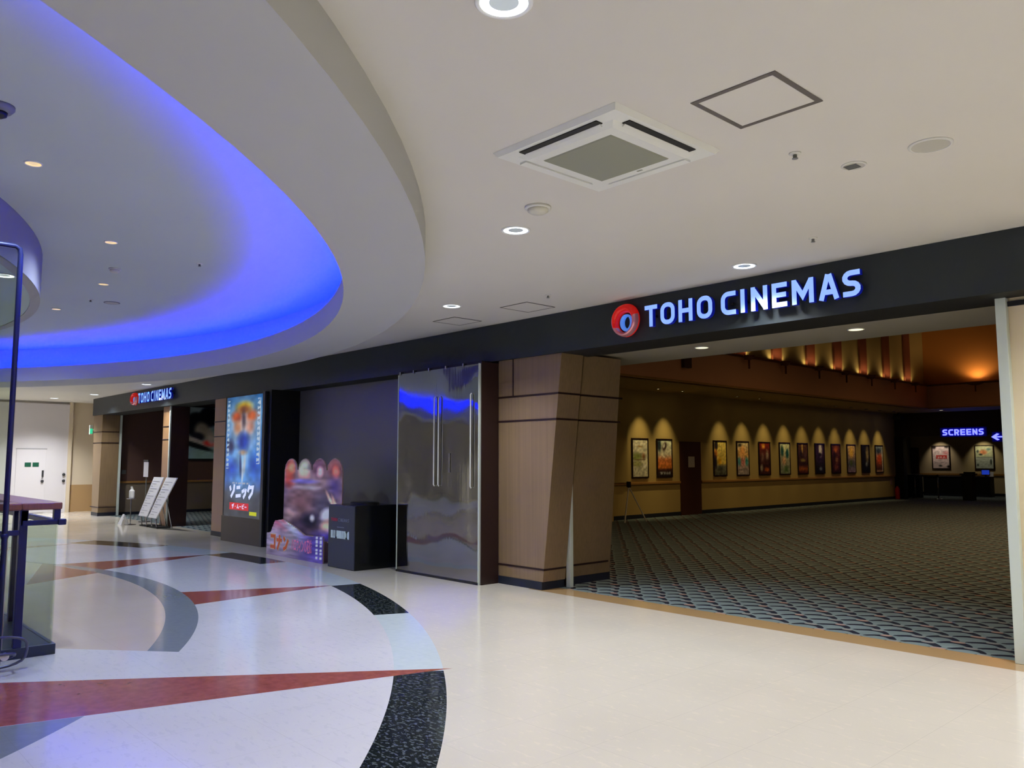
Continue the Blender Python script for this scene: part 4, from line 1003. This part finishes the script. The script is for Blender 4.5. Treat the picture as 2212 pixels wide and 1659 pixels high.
# thin easel beside the front column
t = thing('easel', 'thin white-legged easel standing by the gallery wall behind the walnut column', 'easel', (-13.7, 17.2, 0))
obj('leg', tube([(0, -.45, .92), (.12, .12, 0)], .016, 8), M_whiteplastic, t); obj('leg', tube([(0, -.45, .92), (.1, -.75, 0)], .016, 8), M_whiteplastic, t); obj('leg', tube([(0, -.45, .92), (-.2, -.4, 0)], .016, 8), M_whiteplastic, t)
obj('head', box(-.04, .04, -.5, -.4, .90, 1.05, bev=.01), M_black, t)
# dark box put on the bulkhead in place of a shadow
for k, (y_, lab) in enumerate(((16.95, 'dark slim box standing in for a shadow on the brown bulkhead, right of the entrance soffit light'),)):
    t = thing('bulkhead_shadow', lab, 'shadow'); obj('body', box(-12.0, -11.90, y_ - .16, y_ + .16, 3.92, 4.30, bev=.01), mat('brown_shadow', (74, 42, 26), .6), t); obj('bracket', box(-12.0, -11.96, y_ - .04, y_ + .04, 4.30, 4.40), M_black, t)

# ------------------------------------------------------------------ ceiling fittings of the concourse
M_dlrim = mat('downlight_rim', (236, 238, 240), .3)
M_dllens = mat('downlight_lens', (250, 252, 255), .4, emit=(232, 246, 255), es=3.2)
M_dlcore = mat('downlight_reflector', (180, 186, 190), .25, .6, emit=(200, 214, 224), es=.35)
dlm = None
def downlight(label, x, y, power=P_MALL, z=ZC, r=.115, col=COOL, lens=None, core=None, group='mall ceiling downlights', light=True, size=125):
    global dlm
    t = thing('downlight', label, 'downlight', (x, y, z), 0, group)
    k = r / .115
    p1 = [(.098 * k, 0), (.118 * k, 0), (.118 * k, -.004), (.112 * k, -.010), (.098 * k, -.006), (.098 * k, 0)]
    obj('rim', lathe(p1, 32), M_dlrim, t, True)
    obj('lens', lathe([(.060 * k, -.002), (.098 * k, -.006), (.098 * k, -.001), (.060 * k, -.001), (.060 * k, -.002)], 32), lens or M_dllens, t)
    obj('reflector', lathe([(0, -.002), (.060 * k, -.0025), (.060 * k, -.001), (0, -.001)], 32), core or M_dlcore, t)
    if light:
        l = bpy.data.lights.new('lamp', 'SPOT'); l.energy = power; l.color = col; l.spot_size = math.radians(size); l.spot_blend = .9; l.shadow_soft_size = r * .8
        lo = bpy.data.objects.new('lamp', l); C.objects.link(lo); lo.parent = t; lo.location = (0, 0, -.03)
    return t
DL = [(-2.30, 2.07, 'large downlight cut by the top edge of the picture'), (-4.636, 4.302, 'bright downlight in the main ceiling left of the air conditioner, by the smoke detector'),
      (-7.49, 5.91, 'downlight beside the two thin-framed ceiling hatches'), (-4.05, 6.70, 'downlight right above the large lit cinema sign'),
      (-26.66, 6.19, 'farthest downlight, over the white fire doors'), (-24.40, 6.66, 'far downlight just off the left end of the dark fascia'), (-20.28, 6.68, 'downlight above the small distant cinema sign')]
for x_, y_, lab in DL: downlight(lab, x_, y_, P_MALL * (1.0 if x_ > -20 else 2.2 if x_ < -26 else 1.1))
for x_, y_ in ((-.9, 6.68), (.3, 4.6), (1.2, 2.2), (2.8, 4.6), (3.4, .5), (.8, -1.2), (6.0, 3.0), (3.2, -4.0), (1.5, -8.5), (6.2, -3.5), (-3, -18.6), (-8, -19.2), (-14, -19.4), (-20, -19.2), (-26, -18.6), (-26.5, -12), (-27, -2), (-26.8, 2.5)):  # unseen downlights added to fill the concourse and rear walls with light
    downlight('added concourse fill downlight outside the picture', x_, y_, P_MALL * (1.05 if x_ > -2 else 2.2))
M_dimlens = mat('dim_warm_lens', (230, 205, 150), .4, emit=(255, 216, 150), es=.9); M_dimcore = mat('dim_warm_core', (220, 196, 150), .4, emit=(255, 224, 170), es=.6)
for x_, y_, lab in ((-7.02, 1.40, 'dim yellowish downlight nearest the camera in the raised ceiling'), (-9.05, 2.56, 'dim downlight in the raised ceiling above the round smoke detector'),
        (-11.30, 3.13, 'dim downlight in the raised ceiling, below the round smoke detector'), (-13.67, 3.14, 'dim downlight in the raised ceiling, farthest of the four')):
    downlight(lab, x_, y_, P_UPPER, 3.90, .065, (.84, 1, 1.08), M_dimlens, M_dimcore, 'dim downlights of the raised ceiling', size=160)
for a_ in (-40, -75, -110, -145, -180, 150, 120):
    x_, y_ = RI[0] + 9.6 * math.cos(math.radians(a_)), RI[1] + 9.6 * math.sin(math.radians(a_))
    downlight('dim downlight of the raised ceiling, outside the picture', x_, y_, P_UPPER * 1.5, 3.90, .10, (.84, 1, 1.08), M_dimlens, M_dimcore, 'dim downlights of the raised ceiling', size=160)
downlight('bright downlight in the pale disc seen through the glass pane', -9.10, 1.62, 30, 3.404, .10, COOL, None, None, 'downlights of the hanging disc')
for a_ in (20, -30, 110, 180, 240):
    downlight('bright downlight of the hanging disc, outside the picture', DK[0] + 6 * math.cos(math.radians(a_)), DK[1] + 6 * math.sin(math.radians(a_)), 60, 3.404, .10, COOL, None, None, 'downlights of the hanging disc')
M_sl = mat('entrance_lens', (240, 225, 170), .4, emit=(255, 240, 190), es=1.6)
downlight('small warm downlight in the entrance soffit, left one', -5.70, 8.41, 2.0, 2.985, .085, (1, .9, .7), M_sl, M_sl, 'entrance soffit downlights')
downlight('small warm downlight in the entrance soffit, right one', -3.79, 8.43, 2.0, 2.985, .085, (1, .9, .7), M_sl, M_sl, 'entrance soffit downlights')
downlight('dim rear soffit light over the portal', -12.0, 33.9, .6, 3.57, .085, (1, .85, .6), M_sl, M_sl, 'rear soffit lights')
for x_, y_, pw in ((-5, 13, 700), (-6, 20, 700), (-6, 27, 560), (-1, 20, 420)):
    downlight('high lobby ceiling downlight hidden above the entrance soffit', x_, y_, pw, 7.2, .12, (1, .66, .32), M_dimlens, M_dimcore, 'high lobby downlights', size=140)
for x_ in (-22.5, -24.2, -18.5):
    downlight('dim downlight inside the left entrance', x_, 10.5, 32.0, 3.40, .085, (1, .9, .75), M_dimlens, M_dimcore, 'left entrance downlights')
for x_ in (-14.6, -11.5):
    downlight('corridor downlight behind the rear portal', x_, 38.6, 24.0, 2.75, .085, (1, .9, .7), M_dimlens, M_dimcore, 'rear corridor downlights')

# cassette air conditioner
t = thing('air_conditioner', 'square white cassette air conditioner set in the main ceiling', 'air conditioner', (-3.06, 3.57, ZC - .001))
M_acw = mat('ac_white', (222, 224, 220), .45); M_acg = mat('ac_grille', (142, 144, 128), .7); M_acd = mat('ac_dark_slot', (24, 24, 24), .6)
def frust(h0, z0, h1, z1):
    return hexa([(-h1, -h1, z1), (h1, -h1, z1), (h1, h1, z1), (-h1, h1, z1)], [(-h0, -h0, z0), (h0, -h0, z0), (h0, h0, z0), (-h0, h0, z0)])
obj('panel', frust(.475, 0, .455, -.028), M_acw, t)
obj('inner_panel', frust(.37, -.028, .33, -.05), M_acw, t)
bm = frust(.262, -.05, .255, -.056); obj('grille', bm, M_acg, t)
bm = bmesh.new()
for a_ in range(4):
    R = Matrix.Rotation(a_ * PI / 2, 4, 'Z')
    b2 = box(-.30, .30, .375, .425, -.034, -.0285); bmesh.ops.transform(b2, matrix=R, verts=b2.verts); obj('air_slot', b2, M_acd if a_ in (2, 3) else M_acw, t)
    b3 = hexa([(-.29, .37, -.047), (.29, .37, -.047), (.29, .385, -.036), (-.29, .385, -.036)], [(-.29, .365, -.043), (.29, .365, -.043), (.29, .38, -.032), (-.29, .38, -.032)]) if a_ in (2, 3) else \
         hexa([(-.30, .372, -.040), (.30, .372, -.040), (.30, .425, -.042), (-.30, .425, -.042)], [(-.30, .372, -.035), (.30, .372, -.035), (.30, .425, -.036), (-.30, .425, -.036)])
    bmesh.ops.recalc_face_normals(b3, faces=b3.faces); bmesh.ops.transform(b3, matrix=R, verts=b3.verts); obj('louvre', b3, M_acw, t)
obj('badge', box(.0, .04, .285, .30, -.0515, -.050), M_acg, t)
bpy.data.objects.remove
# access hatches
def hatch(label, x, y, s, wv, m, group='ceiling access hatches'):
    t = thing('ceiling_hatch', label, 'hatch', (x, y, ZC), 0, group); h = s / 2; bm = bmesh.new()
    for a, b, c, d_ in ((-h, h, -h, -h + wv), (-h, h, h - wv, h), (-h, -h + wv, -h + wv, h - wv), (h - wv, h, -h + wv, h - wv)): box(a, b, c, d_, -.005, -.0005, bm)
    obj('frame', bm, m, t); obj('panel', box(-h + wv, h - wv, -h + wv, h - wv, -.003, -.0005), M_ceil, t)
M_hf = mat('hatch_frame', (118, 112, 108), .4, .4); M_hj = mat('hatch_joint', (60, 56, 54), .6)
hatch('square grey-framed ceiling hatch right of the air conditioner', -2.097, 3.628, .475, .028, M_hf)
hatch('thin-edged ceiling hatch nearer the sign, left of the fascia', -6.934, 6.625, .47, .010, M_hj); hatch('thin-edged ceiling hatch close to the fascia, under the downlight', -8.27, 6.62, .46, .010, M_hj)
# detectors, sprinklers, speakers
def detector(label, x, y, z=ZC, r=.075):
    t = thing('smoke_detector', label, 'smoke detector', (x, y, z)); obj('base', lathe([(r, 0), (r, -.015), (r * .95, -.018), (0, -.018)], 24), M_whiteplastic, t, True)
    obj('head', lathe([(r * .8, -.016), (r * .78, -.035), (r * .55, -.05), (0, -.052)], 24), mat('detector_ivory', (206, 204, 190), .5), t, True)
detector('round ivory smoke detector left of the air conditioner', -4.093, 4.017, r=.095); detector('round smoke detector in the blue-lit raised ceiling', -10.3, 2.97, 3.90, .07)
def sprinkler(label, x, y, z=ZC):
    t = thing('sprinkler', label, 'sprinkler', (x, y, z), 0, 'ceiling sprinklers'); obj('flange', lathe([(.035, 0), (.035, -.005), (.02, -.01), (0, -.01)], 16), M_whiteplastic, t, True)
    obj('head', lathe([(.012, -.01), (.012, -.03), (.018, -.032), (.018, -.035), (0, -.037)], 12), M_greyplastic, t, True)
sprinkler('tiny sprinkler head right of the air conditioner', -2.315, 4.426); sprinkler('tiny sprinkler head above the right half of the lit sign', -3.144, 6.265); sprinkler('tiny sprinkler head right of the thin-edged hatches', -6.257, 6.295)
sprinkler('tiny sprinkler in the raised ceiling near the bright blue corner', -9.35, 3.62, 3.90); sprinkler('tiny sprinkler in the raised ceiling beside the round grey vent', -12.53, 3.31, 3.90)
def cspeaker(label, x, y, z, r, m):
    t = thing('ceiling_speaker', label, 'ceiling speaker', (x, y, z)); obj('rim', lathe([(r * .85, 0), (r, 0), (r, -.005), (r * .85, -.009), (r * .85, 0)], 32), m, t, True); obj('grille', lathe([(0, -.004), (r * .85, -.006), (r * .85, -.001), (0, -.001)], 32), mat('speaker_grille', (186, 184, 174), .7), t)
    return t
cspeaker('flat round speaker in the ceiling at the far right', -1.716, 4.888, ZC, .12, M_whiteplastic)
t = cspeaker('small round vent with dark blades in the ceiling, second from the right', -2.167, 4.881, ZC, .075, M_whiteplastic)
for k in range(5): obj('blade', box(-.05, .03, -.035 + k * .017, -.029 + k * .017, -.010, -.006), M_greyplastic, t)
cspeaker('round grey vent flat in the raised ceiling', -12.58, 3.61, 3.90, .11, M_greyplastic)
t = thing('security_camera', 'dome security camera in the raised ceiling at the left picture edge', 'camera', (-6.0, .985, 3.90))
obj('housing', lathe([(.09, 0), (.09, -.02), (.07, -.045), (0, -.045)], 24), M_greyplastic, t, True); obj('dome', lathe([(.05, -.045), (.045, -.07), (.02, -.085), (0, -.087)], 20), M_black, t, True)

# ------------------------------------------------------------------ balustrade with glass, left foreground
t = thing('glass_balustrade', 'navy-framed glass balustrade corner with wooden handrail at the left', 'balustrade')
BX, BY = -7.67, 1.89
obj('plinth', box(-12.5, BX, -3.0, BY, 0, .085, bev=.004), mat('slate_plinth', (38, 48, 60), .35), t)
bm = box(-10.9, BX, BY - .30, BY, 1.19, 1.25, bev=.012); box(BX - .30, BX, -3.0, BY - .30, 1.19, 1.25, bm, bev=.012)
obj('handrail', bm, M_handwood, t)
for x_, y_ in ((BX - .035, BY - .035), (BX - .035, 1.615), (-9.02, BY - .06)):
    obj('upper_post', box(x_ - .025, x_ + .025, y_ - .025, y_ + .025, 1.07, 1.19), M_navymetal, t)
obj('post', box(BX - .07, BX - .01, 1.58, 1.64, .085, 1.19, bev=.003), M_navymetal, t)
obj('post', box(-9.05, -8.99, 1.80, 1.86, .085, 1.19, bev=.003), M_navymetal, t)
bm = box(BX - .07, BX + .0, 1.60, BY, 1.065, 1.105, bev=.004); box(-10.9, BX - .07, BY - .06, BY - .0, 1.065, 1.105, bm, bev=.004)
obj('lower_rail', bm, M_navymetal, t)
obj('rail_end', box(BX - .06, BX + .02, BY - .03, BY + .03, 1.06, 1.11, bev=.006), M_navymetal, t)
obj('lower_rail', box(BX - .05, BX - .01, -3, 1.58, .99, 1.03, bev=.004), M_navymetal, t)
obj('glass_panel', box(BX - .045, BX - .033, 1.64, 1.87, .085, 1.065), M_glass, t)
obj('glass_panel', box(-10.9, BX - .04, BY - .04, BY - .028, .085, 1.065), M_glass, t)
obj('glass_panel', box(BX - .035, BX - .023, -3, 1.57, .085, .99), M_glass, t)
for x_ in (1.36, 1.50): obj('glass_clamp', box(BX - .05, BX - .015, x_ - .006, x_ + .006, .085, .99), M_chrome, t)
t = thing('tube_frame_screen', 'tall clear screen in a thin dark blue tube frame at the left edge', 'screen')
FX, FY = -7.52, 1.447
obj('frame', tube([(FX, FY, 0), (FX, FY, 3.28), (FX, FY - .008, 3.325), (FX, FY - .04, 3.345), (FX, -2.6, 3.345), (FX, -2.6, 0)], .021, 12), M_navymetal, t, True)
obj('joint', lathe([(0, -.03), (.022, -.022), (.03, 0), (.022, .022), (0, .03)], 14, at=(FX, FY, 1.0)), M_navymetal, t, True)
obj('glass_panel', box(FX - .004, FX + .004, -2.58, FY - .02, .03, 3.32), M_glass, t)
# looped tube rack at the lower left corner
t = thing('tube_rack', 'low rack of looped grey metal tubing at the lower left corner', 'rack')
def loop(x, y0, y1, z0, z1, dx):
    pts = []
    for a_ in range(0, 360, 15):
        c, s_ = math.cos(math.radians(a_)), math.sin(math.radians(a_))
        e = lambda v: math.copysign(abs(v) ** .6, v)
        pts.append((x + dx * e(s_), (y0 + y1) / 2 + (y1 - y0) / 2 * e(c), (z0 + z1) / 2 + (z1 - z0) / 2 * e(s_)))
    return tube(pts, .011, 8, closed=True)
M_tubem = mat('grey_tube', (96, 98, 112), .3, .7)
obj('loop', loop(-7.30, .9, 1.60, .02, .265, .03), M_tubem, t, True)
obj('loop', loop(-7.22, .85, 1.50, .09, .165, .10), M_tubem, t, True)
obj('loop', loop(-7.36, .8, 1.40, .05, .20, .06), M_tubem, t, True)
obj('reflector', lathe([(0, 0), (.03, 0), (.03, .01), (0, .012)], 14, at=(-7.15, 1.42, .14), axis='X'), M_whiteplastic, t)
